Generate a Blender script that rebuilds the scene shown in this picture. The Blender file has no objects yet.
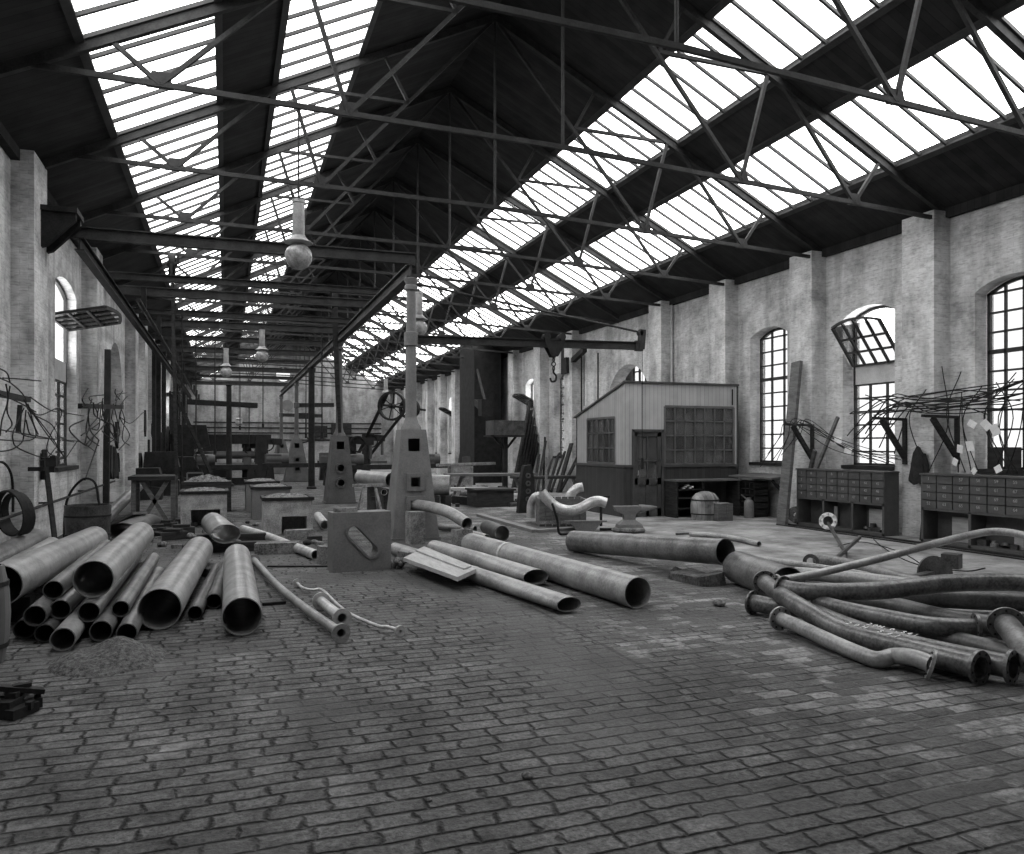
import bpy, math, random
from mathutils import Vector, Matrix
R = math.radians
C = bpy.context.scene.collection
sc = bpy.context.scene

# ------------------------------------------------------------------ camera
EYE = 1.70
YAW = R(20.0)
FPX, HX, HY = 787.0, 512.0, 446.0
cam_d = bpy.data.cameras.new('camera')
cam_d.sensor_width = 36.0
cam_d.lens = 36.0 * FPX / 1024.0
cam_d.shift_y = (HY - 427.0) / 1024.0
cam_d.clip_end = 300
cam = bpy.data.objects.new('camera', cam_d)
cam.location = (0, 0, EYE)
cam.rotation_euler = (R(90), 0, -YAW)
C.objects.link(cam)
sc.camera = cam
S_, C_ = math.sin(YAW), math.cos(YAW)

# ------------------------------------------------------------------ sky and daylight
world = bpy.data.worlds.new('overcast_sky')
sc.world = world
world.use_nodes = True
wn = world.node_tree.nodes
bg = wn['Background']
bg.inputs['Color'].default_value = (1, 1, 1, 1)
bg.inputs['Strength'].default_value = 6.0
sc.view_settings.view_transform = 'Standard'
sc.view_settings.look = 'None'
sc.view_settings.gamma = 1.0
sc.view_settings.use_curve_mapping = False
sc.view_settings.exposure = 0.18
sc.cycles.max_bounces = 7
sc.cycles.diffuse_bounces = 3
sc.cycles.glossy_bounces = 3
sc.cycles.transparent_max_bounces = 10
sc.cycles.use_denoising = True
sc.cycles.sample_clamp_indirect = 8.0
sc.cycles.caustics_reflective = False
sc.cycles.caustics_refractive = False

# hall dimensions
XL, XR = -2.95, 12.5            # inner wall faces
RIDGE = (XL + XR) / 2
EAVE, PITCH = 6.0, 0.5
Y0, Y1 = -3.0, 61.8
YG = 3.4                        # glazing starts here; unseen boarding before it is added to darken the foreground
BAY, YT = 3.18, 7.70
def roof_z(x):
    return EAVE + PITCH * (min(x - XL, XR - x))

SKY = [(1.28, 2.86), (3.75, 5.20)]          # skylight bands, measured from the eaves
# portals: they only steer daylight sampling through the skylights
def portal(name, loc, rot, sx, sy):
    l = bpy.data.lights.new(name, 'AREA')
    l.shape = 'RECTANGLE'; l.size = sx; l.size_y = sy
    l.cycles.is_portal = True
    o = bpy.data.objects.new(name, l)
    o.location = loc; o.rotation_euler = rot
    C.objects.link(o)
ang = math.atan(PITCH)
for u0, u1 in SKY:
    um = (u0 + u1) / 2
    w = (u1 - u0) / math.cos(ang)
    portal('skylight_daylight', (XL + um, (YG + Y1) / 2, EAVE + PITCH * um + .2), (0, -ang, 0), w, Y1 - YG)
    portal('skylight_daylight', (XR - um, (YG + Y1) / 2, EAVE + PITCH * um + .2), (0, ang, 0), w, Y1 - YG)
portal('window_daylight', (XR + .55, 30, 3.0), (0, R(90), 0), 3.6, 64)
portal('window_daylight', (XL - .55, 30, 3.0), (0, R(-90), 0), 3.6, 64)

# ------------------------------------------------------------------ measuring
def G(px, py, z=0.0):
    """point at height z seen at that place of the photograph"""
    d = FPX * (EYE - z) / (py - HY)
    return V(px, py, d)
def V(px, py, d):
    r = (px - HX) / FPX * d
    return Vector((r * C_ + d * S_, d * C_ - r * S_, EYE - (py - HY) / FPX * d))
def wallpt(px, py, x):
    t = math.tan(math.atan((px - HX) / FPX) + YAW)
    y = x / t
    d = x * S_ + y * C_
    return Vector((x, y, EYE - (py - HY) / FPX * d))

ORD = ['first', 'second', 'third', 'fourth', 'fifth', 'sixth', 'seventh', 'eighth', 'ninth', 'tenth', 'eleventh', 'twelfth',
       'thirteenth', 'fourteenth', 'fifteenth', 'sixteenth', 'seventeenth', 'eighteenth', 'nineteenth', 'twentieth']
rnd = random.Random(7)

# ------------------------------------------------------------------ mesh building
class MB:
    def __init__(s):
        s.v = []; s.f = []
    def add(s, vs, fs):
        n = len(s.v)
        s.v += [Vector(p) for p in vs]
        s.f += [tuple(i + n for i in f) for f in fs]
        return s
    def box(s, c, d, rz=0, M=None):
        x, y, z = d[0] / 2, d[1] / 2, d[2] / 2
        vs = [Vector(p) for p in ((-x, -y, -z), (x, -y, -z), (x, y, -z), (-x, y, -z), (-x, -y, z), (x, -y, z), (x, y, z), (-x, y, z))]
        m = M or Matrix.Rotation(rz, 3, 'Z')
        return s.add([m @ p + Vector(c) for p in vs], [(0, 3, 2, 1), (4, 5, 6, 7), (0, 1, 5, 4), (1, 2, 6, 5), (2, 3, 7, 6), (3, 0, 4, 7)])
    def span(s, a, b):
        return s.box([(a[i] + b[i]) / 2 for i in range(3)], [abs(b[i] - a[i]) for i in range(3)])
    def beam(s, a, b, w, h, up=(0, 0, 1)):
        a, b = Vector(a), Vector(b)
        t = (b - a); L = t.length; t.normalize()
        u = Vector(up)
        if abs(u.dot(t)) > .99: u = Vector((1, 0, 0))
        sd = t.cross(u).normalized(); u = sd.cross(t)
        M = Matrix((sd, t, u)).transposed()
        return s.box((a + b) / 2, (w, L, h), M=M)
    def ibeam(s, a, b, w, h, up=(0, 0, 1)):
        a, b = Vector(a), Vector(b)
        u = Vector(up)
        s.beam(a, b, w * .18, h * .9)
        s.beam(a + u * h * .46, b + u * h * .46, w, h * .1)
        s.beam(a - u * h * .46, b - u * h * .46, w, h * .1)
        return s
    @staticmethod
    def frames(pts):
        n = len(pts); T = []
        for i in range(n):
            t = pts[min(i + 1, n - 1)] - pts[max(i - 1, 0)]
            T.append(t.normalized())
        u = Vector((0, 0, 1))
        if abs(u.dot(T[0])) > .95: u = Vector((0, 1, 0))
        out = []
        for t in T:
            u = (u - t * u.dot(t)).normalized()
            out.append((t, u, u.cross(t)))
        return out
    def rings(s, pts, rads, n, sq=None):
        base = len(s.v)
        for i, (p, (t, u, w)) in enumerate(zip(pts, s.frames(pts))):
            r = rads[i] if isinstance(rads, (list, tuple)) else rads
            a, b = sq(i / max(1, len(pts) - 1)) if sq else (1, 1)
            for k in range(n):
                q = 2 * math.pi * k / n
                s.v.append(p + w * (math.cos(q) * r * a) + u * (math.sin(q) * r * b))
        return base
    def tube(s, pts, r, n=10, caps=True, sq=None):
        pts = [Vector(p) for p in pts]
        b = s.rings(pts, r, n, sq); m = len(pts)
        for i in range(m - 1):
            for k in range(n):
                k2 = (k + 1) % n
                s.f.append((b + i * n + k, b + (i + 1) * n + k, b + (i + 1) * n + k2, b + i * n + k2))
        if caps:
            s.f.append(tuple(b + k for k in range(n)))
            s.f.append(tuple(b + (m - 1) * n + k for k in reversed(range(n))))
        return s
    def pipe(s, pts, r, th=.008, n=28, sq=None):
        """open tube with a wall thickness"""
        pts = [Vector(p) for p in pts]; m = len(pts)
        ri = [q - th for q in r] if isinstance(r, (list, tuple)) else r - th
        o = s.rings(pts, r, n, sq); i_ = s.rings(pts, ri, n, sq)
        for i in range(m - 1):
            for k in range(n):
                k2 = (k + 1) % n
                s.f.append((o + i * n + k, o + (i + 1) * n + k, o + (i + 1) * n + k2, o + i * n + k2))
                s.f.append((i_ + i * n + k, i_ + i * n + k2, i_ + (i + 1) * n + k2, i_ + (i + 1) * n + k))
        for k in range(n):
            k2 = (k + 1) % n
            s.f.append((o + k, o + k2, i_ + k2, i_ + k))
            e = (m - 1) * n
            s.f.append((o + e + k, i_ + e + k, i_ + e + k2, o + e + k2))
        return s
    def ring(s, c, ax, ro, ri, th, n=28):
        c, ax = Vector(c), Vector(ax).normalized()
        return s.pipe([c - ax * th / 2, c + ax * th / 2], ro, ro - ri, n)
    def lathe(s, prof, c=(0, 0, 0), n=24, M=None):
        c = Vector(c); b = len(s.v)
        for r, z in prof:
            for k in range(n):
                q = 2 * math.pi * k / n
                p = Vector((math.cos(q) * r, math.sin(q) * r, z))
                s.v.append((M @ p if M else p) + c)
        for i in range(len(prof) - 1):
            for k in range(n):
                k2 = (k + 1) % n
                s.f.append((b + i * n + k, b + i * n + k2, b + (i + 1) * n + k2, b + (i + 1) * n + k))
        s.f.append(tuple(b + k for k in reversed(range(n))))
        e = b + (len(prof) - 1) * n
        s.f.append(tuple(e + k for k in range(n)))
        return s
    def ball(s, c, r, n=20, sz=1.0):
        prof = [(max(.001, math.sin(math.pi * i / 12)) * r, -math.cos(math.pi * i / 12) * r * sz) for i in range(13)]
        return s.lathe(prof, c, n)
    def prism(s, poly, off):
        """closed polygon (3D points, one plane) pushed along off"""
        n = len(poly); off = Vector(off)
        vs = [Vector(p) for p in poly]; vs += [p + off for p in vs]
        fs = [tuple(range(n)), tuple(reversed(range(n, 2 * n)))]
        fs += [(i, i + n, (i + 1) % n + n, (i + 1) % n) for i in range(n)]
        return s.add(vs, fs)
    def build(s, name, mat, parent=None, loc=None, smooth=True, angle=38):
        import bmesh
        off = Vector((0, 0, 0))
        if parent is not None:
            q = parent
            while q.parent: q = q.parent
            off = Vector(q.get('_at', (0, 0, 0)))
        elif loc is not None:
            off = Vector(loc)
        me = bpy.data.meshes.new(name)
        me.from_pydata([p - off for p in s.v], [], s.f)
        bm = bmesh.new(); bm.from_mesh(me)
        bmesh.ops.recalc_face_normals(bm, faces=bm.faces)
        bm.to_mesh(me); bm.free()
        if smooth:
            me.shade_smooth()
            me.set_sharp_from_angle(angle=R(angle))
        me.materials.append(mat)
        o = bpy.data.objects.new(name, me)
        C.objects.link(o)
        if parent is not None: o.parent = parent
        else: o.location = off; o['_at'] = tuple(off)
        return o

def tag(o, label=None, cat=None, group=None, kind=None):
    if label: o['label'] = label
    if cat: o['category'] = cat
    if group: o['group'] = group
    if kind: o['kind'] = kind
    return o
def thing(name, label, cat, loc, group=None):
    o = bpy.data.objects.new(name, None)
    o.empty_display_size = .2
    o.location = loc; o['_at'] = tuple(loc)
    C.objects.link(o)
    return tag(o, label, cat, group)
def single(name, mb, mat, label, cat, loc, group=None, kind=None, **k):
    return tag(mb.build(name, mat, None, loc, **k), label, cat, group, kind)
def dup(root, loc, rz=0, label=None, group=None):
    r = root.copy(); C.objects.link(r); r.location = loc; r.rotation_euler = (0, 0, rz)
    r['_at'] = tuple(loc)
    if label: r['label'] = label
    if group: r['group'] = group
    for ch in list(root.children):
        c = ch.copy(); C.objects.link(c); c.parent = r
        for g in list(ch.children):
            d = g.copy(); C.objects.link(d); d.parent = c
    return r
def smooth_path(P, n=8):
    P = [Vector(p) for p in P]
    if len(P) < 3: return P
    Q = [P[0] * 2 - P[1]] + P + [P[-1] * 2 - P[-2]]
    out = []
    for i in range(1, len(Q) - 2):
        a, b, c, d = Q[i - 1], Q[i], Q[i + 1], Q[i + 2]
        for k in range(n):
            t = k / n
            out.append(.5 * ((2 * b) + (c - a) * t + (2 * a - 5 * b + 4 * c - d) * t * t + (3 * b - a - 3 * c + d) * t ** 3))
    out.append(P[-1])
    return out

# ------------------------------------------------------------------ materials (a black and white photograph: greys)
def newmat(name):
    m = bpy.data.materials.new(name); m.use_nodes = True
    nt = m.node_tree; b = nt.nodes['Principled BSDF']
    return m, nt, b, nt.links.new
def g4(v): return (v, v, v, 1)
def worn(name, lo, hi, rough=.6, scale=4.0, metal=0.0, bump=.15, stretch=(1, 1, 1), fine=40.0, spec=.4):
    """a worn surface: large blotches and fine grain between two greys"""
    m, nt, b, L = newmat(name)
    tc = nt.nodes.new('ShaderNodeTexCoord'); mp = nt.nodes.new('ShaderNodeMapping')
    mp.inputs['Scale'].default_value = stretch
    L(tc.outputs['Object'], mp.inputs['Vector'])
    n1 = nt.nodes.new('ShaderNodeTexNoise'); n1.inputs['Scale'].default_value = scale; n1.inputs['Detail'].default_value = 6; n1.inputs['Roughness'].default_value = .65
    n2 = nt.nodes.new('ShaderNodeTexNoise'); n2.inputs['Scale'].default_value = fine; n2.inputs['Detail'].default_value = 3
    L(mp.outputs['Vector'], n1.inputs['Vector']); L(mp.outputs['Vector'], n2.inputs['Vector'])
    mx = nt.nodes.new('ShaderNodeMath'); mx.operation = 'MULTIPLY_ADD'; mx.inputs[1].default_value = .35
    sub = nt.nodes.new('ShaderNodeMath'); sub.operation = 'MULTIPLY'; sub.inputs[1].default_value = .75
    L(n1.outputs['Fac'], sub.inputs[0]); L(n2.outputs['Fac'], mx.inputs[0]); L(sub.outputs[0], mx.inputs[2])
    cr = nt.nodes.new('ShaderNodeValToRGB')
    cr.color_ramp.elements[0].position = .43; cr.color_ramp.elements[0].color = g4(lo)
    cr.color_ramp.elements[1].position = .67; cr.color_ramp.elements[1].color = g4(hi)
    L(mx.outputs[0], cr.inputs['Fac']); L(cr.outputs['Color'], b.inputs['Base Color'])
    b.inputs['Roughness'].default_value = rough; b.inputs['Metallic'].default_value = metal
    b.inputs['Specular IOR Level'].default_value = spec
    if bump:
        bp = nt.nodes.new('ShaderNodeBump'); bp.inputs['Strength'].default_value = bump; bp.inputs['Distance'].default_value = .02
        L(mx.outputs[0], bp.inputs['Height']); L(bp.outputs['Normal'], b.inputs['Normal'])
    return m

def brickwall(name, lo, hi, bump=.5):
    """whitewashed brickwork, courses on any upright face"""
    m, nt, b, L = newmat(name)
    tc = nt.nodes.new('ShaderNodeTexCoord'); sp = nt.nodes.new('ShaderNodeSeparateXYZ'); cb = nt.nodes.new('ShaderNodeCombineXYZ')
    ad = nt.nodes.new('ShaderNodeMath'); ad.operation = 'ADD'
    L(tc.outputs['Object'], sp.inputs[0]); L(sp.outputs['X'], ad.inputs[0]); L(sp.outputs['Y'], ad.inputs[1])
    L(ad.outputs[0], cb.inputs['X']); L(sp.outputs['Z'], cb.inputs['Y'])
    bt = nt.nodes.new('ShaderNodeTexBrick')
    bt.inputs['Scale'].default_value = 1.0; bt.inputs['Brick Width'].default_value = .235; bt.inputs['Row Height'].default_value = .078
    bt.inputs['Mortar Size'].default_value = .006; bt.inputs['Mortar Smooth'].default_value = .5
    bt.inputs['Color1'].default_value = g4(1); bt.inputs['Color2'].default_value = g4(.86); bt.inputs['Mortar'].default_value = g4(.84)
    L(cb.outputs[0], bt.inputs['Vector'])
    n1 = nt.nodes.new('ShaderNodeTexNoise'); n1.inputs['Scale'].default_value = 1.3; n1.inputs['Detail'].default_value = 8; n1.inputs['Roughness'].default_value = .7
    L(tc.outputs['Object'], n1.inputs['Vector'])
    cr = nt.nodes.new('ShaderNodeValToRGB')
    cr.color_ramp.elements[0].position = .32; cr.color_ramp.elements[0].color = g4(lo)
    cr.color_ramp.elements[1].position = .55; cr.color_ramp.elements[1].color = g4(hi)
    L(n1.outputs['Fac'], cr.inputs['Fac'])
    mu = nt.nodes.new('ShaderNodeMix'); mu.data_type = 'RGBA'; mu.blend_type = 'MULTIPLY'; mu.inputs[0].default_value = 1
    L(cr.outputs['Color'], mu.inputs[6]); L(bt.outputs['Color'], mu.inputs[7]); L(mu.outputs[2], b.inputs['Base Color'])
    b.inputs['Roughness'].default_value = .9
    n2 = nt.nodes.new('ShaderNodeTexNoise'); n2.inputs['Scale'].default_value = 9; n2.inputs['Detail'].default_value = 5
    mp2 = nt.nodes.new('ShaderNodeMapping'); mp2.inputs['Scale'].default_value = (1, 1, 4); L(tc.outputs['Object'], mp2.inputs['Vector']); L(mp2.outputs[0], n2.inputs['Vector'])
    n3 = nt.nodes.new('ShaderNodeTexNoise'); n3.inputs['Scale'].default_value = 1.1; n3.inputs['Detail'].default_value = 6
    mp3 = nt.nodes.new('ShaderNodeMapping'); mp3.inputs['Scale'].default_value = (2.2, 2.2, .35); L(tc.outputs['Object'], mp3.inputs['Vector']); L(mp3.outputs[0], n3.inputs['Vector'])
    c3 = nt.nodes.new('ShaderNodeValToRGB'); c3.color_ramp.elements[0].position = .36; c3.color_ramp.elements[0].color = g4(.68); c3.color_ramp.elements[1].position = .52; c3.color_ramp.elements[1].color = g4(1)
    L(n3.outputs['Fac'], c3.inputs['Fac'])
    c2 = nt.nodes.new('ShaderNodeValToRGB'); c2.color_ramp.elements[0].position = .33; c2.color_ramp.elements[0].color = g4(.72); c2.color_ramp.elements[1].position = .5; c2.color_ramp.elements[1].color = g4(1)
    L(n2.outputs['Fac'], c2.inputs['Fac'])
    mu2 = nt.nodes.new('ShaderNodeMix'); mu2.data_type = 'RGBA'; mu2.blend_type = 'MULTIPLY'; mu2.inputs[0].default_value = 1
    mu3 = nt.nodes.new('ShaderNodeMix'); mu3.data_type = 'RGBA'; mu3.blend_type = 'MULTIPLY'; mu3.inputs[0].default_value = 1
    L(mu.outputs[2], mu2.inputs[6]); L(c2.outputs['Color'], mu2.inputs[7]); L(mu2.outputs[2], mu3.inputs[6]); L(c3.outputs['Color'], mu3.inputs[7]); L(mu3.outputs[2], b.inputs['Base Color'])
    ma = nt.nodes.new('ShaderNodeMath'); ma.operation = 'MULTIPLY_ADD'; ma.inputs[1].default_value = -1.0
    L(bt.outputs['Fac'], ma.inputs[0]); L(n2.outputs['Fac'], ma.inputs[2])
    bp = nt.nodes.new('ShaderNodeBump'); bp.inputs['Strength'].default_value = bump; bp.inputs['Distance'].default_value = .012
    L(ma.outputs[0], bp.inputs['Height']); L(bp.outputs['Normal'], b.inputs['Normal'])
    return m

def boards(name, lo, hi, axis='X', width=.12, rough=.85):
    """boarding: narrow strips side by side along one axis"""
    m, nt, b, L = newmat(name)
    tc = nt.nodes.new('ShaderNodeTexCoord'); sp = nt.nodes.new('ShaderNodeSeparateXYZ')
    L(tc.outputs['Object'], sp.inputs[0])
    dv = nt.nodes.new('ShaderNodeMath'); dv.operation = 'DIVIDE'; dv.inputs[1].default_value = width
    if axis == 'XY':
        ad = nt.nodes.new('ShaderNodeMath'); ad.operation = 'ADD'
        L(sp.outputs['X'], ad.inputs[0]); L(sp.outputs['Y'], ad.inputs[1]); L(ad.outputs[0], dv.inputs[0])
    else:
        L(sp.outputs[axis], dv.inputs[0])
    fr = nt.nodes.new('ShaderNodeMath'); fr.operation = 'FRACT'; L(dv.outputs[0], fr.inputs[0])
    gap = nt.nodes.new('ShaderNodeMath'); gap.operation = 'GREATER_THAN'; gap.inputs[1].default_value = .08; L(fr.outputs[0], gap.inputs[0])
    fl = nt.nodes.new('ShaderNodeMath'); fl.operation = 'FLOOR'; L(dv.outputs[0], fl.inputs[0])
    wnz = nt.nodes.new('ShaderNodeTexWhiteNoise'); wnz.noise_dimensions = '1D'; L(fl.outputs[0], wnz.inputs['W'])
    n1 = nt.nodes.new('ShaderNodeTexNoise'); n1.inputs['Scale'].default_value = 3; n1.inputs['Detail'].default_value = 6
    L(tc.outputs['Object'], n1.inputs['Vector'])
    av = nt.nodes.new('ShaderNodeMath'); av.operation = 'MULTIPLY_ADD'; av.inputs[1].default_value = .35
    L(wnz.outputs['Value'], av.inputs[0]); L(n1.outputs['Fac'], av.inputs[2])
    cr = nt.nodes.new('ShaderNodeValToRGB')
    cr.color_ramp.elements[0].position = .35; cr.color_ramp.elements[0].color = g4(lo)
    cr.color_ramp.elements[1].position = .9; cr.color_ramp.elements[1].color = g4(hi)
    L(av.outputs[0], cr.inputs['Fac'])
    mu = nt.nodes.new('ShaderNodeMix'); mu.data_type = 'RGBA'; mu.blend_type = 'MULTIPLY'; mu.inputs[0].default_value = .45
    L(cr.outputs['Color'], mu.inputs[6]); L(gap.outputs[0], mu.inputs[7]); L(mu.outputs[2], b.inputs['Base Color'])
    bp = nt.nodes.new('ShaderNodeBump'); bp.inputs['Strength'].default_value = .4; bp.inputs['Distance'].default_value = .01
    L(gap.outputs[0], bp.inputs['Height']); L(bp.outputs['Normal'], b.inputs['Normal'])
    b.inputs['Roughness'].default_value = rough; b.inputs['Specular IOR Level'].default_value = .25
    return m

def clear_glass(name, tint=.92, gloss=.06):
    m = bpy.data.materials.new(name); m.use_nodes = True
    nt = m.node_tree; nt.nodes.clear(); L = nt.links.new
    o = nt.nodes.new('ShaderNodeOutputMaterial'); t = nt.nodes.new('ShaderNodeBsdfTransparent'); t.inputs[0].default_value = g4(tint)
    g = nt.nodes.new('ShaderNodeBsdfGlossy'); g.inputs['Roughness'].default_value = .08
    mx = nt.nodes.new('ShaderNodeMixShader'); mx.inputs[0].default_value = gloss
    L(t.outputs[0], mx.inputs[1]); L(g.outputs[0], mx.inputs[2]); L(mx.outputs[0], o.inputs[0])
    return m

def dusty_glass(name):
    m = bpy.data.materials.new(name); m.use_nodes = True
    nt = m.node_tree; nt.nodes.clear(); L = nt.links.new
    o = nt.nodes.new('ShaderNodeOutputMaterial'); t = nt.nodes.new('ShaderNodeBsdfTransparent'); t.inputs[0].default_value = g4(.6)
    g = nt.nodes.new('ShaderNodeBsdfGlossy'); g.inputs['Roughness'].default_value = .12
    d = nt.nodes.new('ShaderNodeBsdfDiffuse'); d.inputs['Color'].default_value = g4(.22)
    n = nt.nodes.new('ShaderNodeTexNoise'); n.inputs['Scale'].default_value = 2.5; n.inputs['Detail'].default_value = 5
    r = nt.nodes.new('ShaderNodeMapRange'); r.inputs[1].default_value = .35; r.inputs[2].default_value = .65; r.inputs[3].default_value = .12; r.inputs[4].default_value = .5
    tc = nt.nodes.new('ShaderNodeTexCoord'); L(tc.outputs['Object'], n.inputs['Vector']); L(n.outputs['Fac'], r.inputs[0])
    m1 = nt.nodes.new('ShaderNodeMixShader'); L(r.outputs[0], m1.inputs[0]); L(t.outputs[0], m1.inputs[1]); L(d.outputs[0], m1.inputs[2])
    mx = nt.nodes.new('ShaderNodeMixShader'); mx.inputs[0].default_value = .07
    L(m1.outputs[0], mx.inputs[1]); L(g.outputs[0], mx.inputs[2]); L(mx.outputs[0], o.inputs[0])
    return m

def floor_mat():
    m, nt, b, L = newmat('stone_setts')
    N = nt.nodes.new
    tc = N('ShaderNodeTexCoord'); sp = N('ShaderNodeSeparateXYZ'); L(tc.outputs['Object'], sp.inputs[0])
    wob = N('ShaderNodeTexNoise'); wob.inputs['Scale'].default_value = 2.2; wob.inputs['Detail'].default_value = 3; L(tc.outputs['Object'], wob.inputs['Vector'])
    va = N('ShaderNodeVectorMath'); va.operation = 'MULTIPLY_ADD'; va.inputs[1].default_value = (.12, .06, 0)
    L(wob.outputs['Color'], va.inputs[0]); L(tc.outputs['Object'], va.inputs[2])
    wob2 = N('ShaderNodeTexNoise'); wob2.inputs['Scale'].default_value = 14; wob2.inputs['Detail'].default_value = 2; L(tc.outputs['Object'], wob2.inputs['Vector'])
    vb = N('ShaderNodeVectorMath'); vb.operation = 'MULTIPLY_ADD'; vb.inputs[1].default_value = (.055, .02, 0)
    L(wob2.outputs['Color'], vb.inputs[0]); L(va.outputs[0], vb.inputs[2])
    bt = N('ShaderNodeTexBrick'); bt.inputs['Scale'].default_value = 1; bt.inputs['Brick Width'].default_value = .28; bt.inputs['Row Height'].default_value = .13
    bt.inputs['Mortar Size'].default_value = .02; bt.inputs['Mortar Smooth'].default_value = 1.0; bt.inputs['Bias'].default_value = 0
    bt.inputs['Color1'].default_value = g4(0); bt.inputs['Color2'].default_value = g4(1); bt.inputs['Mortar'].default_value = g4(.5)
    bt.offset = .5; bt.squash = .8; bt.squash_frequency = 3
    L(vb.outputs[0], bt.inputs['Vector'])
    def noise(s, d=6, r=.6):
        n = N('ShaderNodeTexNoise'); n.inputs['Scale'].default_value = s; n.inputs['Detail'].default_value = d; n.inputs['Roughness'].default_value = r
        L(tc.outputs['Object'], n.inputs['Vector']); return n.outputs['Fac']
    def ramp(src, a, ca, c, cc):
        r = N('ShaderNodeValToRGB'); r.color_ramp.elements[0].position = a; r.color_ramp.elements[0].color = g4(ca)
        r.color_ramp.elements[1].position = c; r.color_ramp.elements[1].color = g4(cc); L(src, r.inputs['Fac']); return r.outputs['Color']
    def mix(f, a, c, mode='MIX'):
        x = N('ShaderNodeMix'); x.data_type = 'RGBA'; x.blend_type = mode
        if isinstance(f, float): x.inputs[0].default_value = f
        else: L(f, x.inputs[0])
        for s, i in ((a, 6), (c, 7)):
            if isinstance(s, float): x.inputs[i].default_value = g4(s)
            else: L(s, x.inputs[i])
        return x.outputs[2]
    def math_(op, a, c=None, d=None):
        x = N('ShaderNodeMath'); x.operation = op
        for i, s in enumerate((a, c, d)):
            if s is None: continue
            if isinstance(s, (int, float)): x.inputs[i].default_value = s
            else: L(s, x.inputs[i])
        return x.outputs[0]
    big, mid, fine = noise(.55, 5), noise(3.2, 7, .7), noise(45, 3)
    stone = ramp(mid, .36, .085, .66, .19)
    stone = mix(.16, stone, bt.outputs['Color'], 'OVERLAY')
    stone = mix(.75, stone, ramp(noise(30, 6, .8), .38, .25, .62, 1.35), 'MULTIPLY')
    # dirt that fills the joints and lies over some patches
    dirt = ramp(fine, .3, .07, .7, .115)
    patch = ramp(big, .50, 0.0, .62, 1.0)
    sx = sp.outputs['X']
    # beyond the kerb line the setts are trodden flat with ash, only some stones show
    wx = math_('MULTIPLY_ADD', noise(1.2, 4), .5, sx)
    ash = N('ShaderNodeMapRange'); ash.interpolation_type = 'SMOOTHSTEP'; ash.inputs[1].default_value = 3.15; ash.inputs[2].default_value = 3.5
    L(wx, ash.inputs[0])
    cover = math_('MULTIPLY', ash.outputs[0], ramp(noise(1.6, 5, .65), .40, 1.0, .56, .15))
    strip = math_('SUBTRACT', 1.0, math_('MULTIPLY', math_('ABSOLUTE', math_('SUBTRACT', wx, 2.75)), 1.5))
    strip = math_('MULTIPLY', ramp(strip, .1, 0.0, .6, 1.0), ramp(noise(.9, 5, .6), .42, 0.0, .55, 1.0))
    cover = math_('MAXIMUM', cover, math_('MULTIPLY', math_('MAXIMUM', patch, strip), .85))
    bright = math_('MULTIPLY', ash.outputs[0], ramp(bt.outputs['Color'], .35, 0.0, .7, 1.0))
    bright = math_('MULTIPLY', bright, ramp(noise(1.3, 6, .7), .47, 0.0, .56, 1.0))
    bright = math_('MULTIPLY', bright, ramp(noise(22, 4, .7), .38, .2, .55, 1.0))
    # pale scuffed streaks beside the stacked pipes
    st = math_('MULTIPLY', ramp(noise(1.4, 6, .7), .55, 0.0, .68, 1.0), ramp(bt.outputs['Color'], .35, 0.0, .75, 1.0))
    lx = N('ShaderNodeMapRange'); lx.inputs[1].default_value = 1.2; lx.inputs[2].default_value = -.3; L(sx, lx.inputs[0])
    st = math_('MULTIPLY', st, lx.outputs[0])
    joint = math_('MINIMUM', math_('MULTIPLY', math_('POWER', bt.outputs['Fac'], 1.6), ramp(noise(7, 5, .7), .36, .25, .6, 1.5)), 1.0)
    col = mix(joint, stone, .022)
    col = mix(math_('MULTIPLY', st, .7), col, .34)
    col = mix(cover, col, dirt)
    col = mix(math_('MULTIPLY', bright, .85), col, .33)
    # smooth floor along the far wall
    sm = N('ShaderNodeMapRange'); sm.interpolation_type = 'SMOOTHSTEP'; sm.inputs[1].default_value = 7.35; sm.inputs[2].default_value = 7.75
    L(math_('MULTIPLY_ADD', noise(.7, 4), .9, sx), sm.inputs[0])
    conc = ramp(noise(1.5, 8, .7), .36, .19, .64, .33)
    col = mix(sm.outputs[0], col, conc)
    # sooty ash floor among the forges
    fy = N('ShaderNodeMapRange'); fy.interpolation_type = 'SMOOTHSTEP'; fy.inputs[1].default_value = 13.2; fy.inputs[2].default_value = 15.2; L(math_('MULTIPLY_ADD', noise(.8, 5), 2.5, sp.outputs['Y']), fy.inputs[0])
    fx = N('ShaderNodeMapRange'); fx.interpolation_type = 'SMOOTHSTEP'; fx.inputs[1].default_value = 5.2; fx.inputs[2].default_value = 3.6; L(sx, fx.inputs[0])
    soot = math_('MULTIPLY', fy.outputs[0], fx.outputs[0])
    col = mix(math_('MULTIPLY', soot, .85), col, ramp(noise(2.5, 8, .75), .4, .025, .62, .14))
    # the single kerb line
    kl = math_('LESS_THAN', math_('ABSOLUTE', math_('SUBTRACT', math_('MULTIPLY_ADD', wob.outputs['Fac'], .06, sx), 3.06)), .018)
    col = mix(math_('MULTIPLY', kl, .7), col, .05)
    col = mix(1.0, col, ramp(noise(.75, 7, .68), .36, .62, .6, 1.15), 'MULTIPLY')
    L(col, b.inputs['Base Color'])
    b.inputs['Roughness'].default_value = .82; b.inputs['Specular IOR Level'].default_value = .3
    h = math_('MULTIPLY', math_('SUBTRACT', 1.0, bt.outputs['Fac']), math_('SUBTRACT', 1.0, math_('MAXIMUM', math_('MULTIPLY', cover, .8), sm.outputs[0])))
    h = math_('MULTIPLY_ADD', mid, .5, h)
    h = math_('MULTIPLY_ADD', fine, .45, h)
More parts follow.
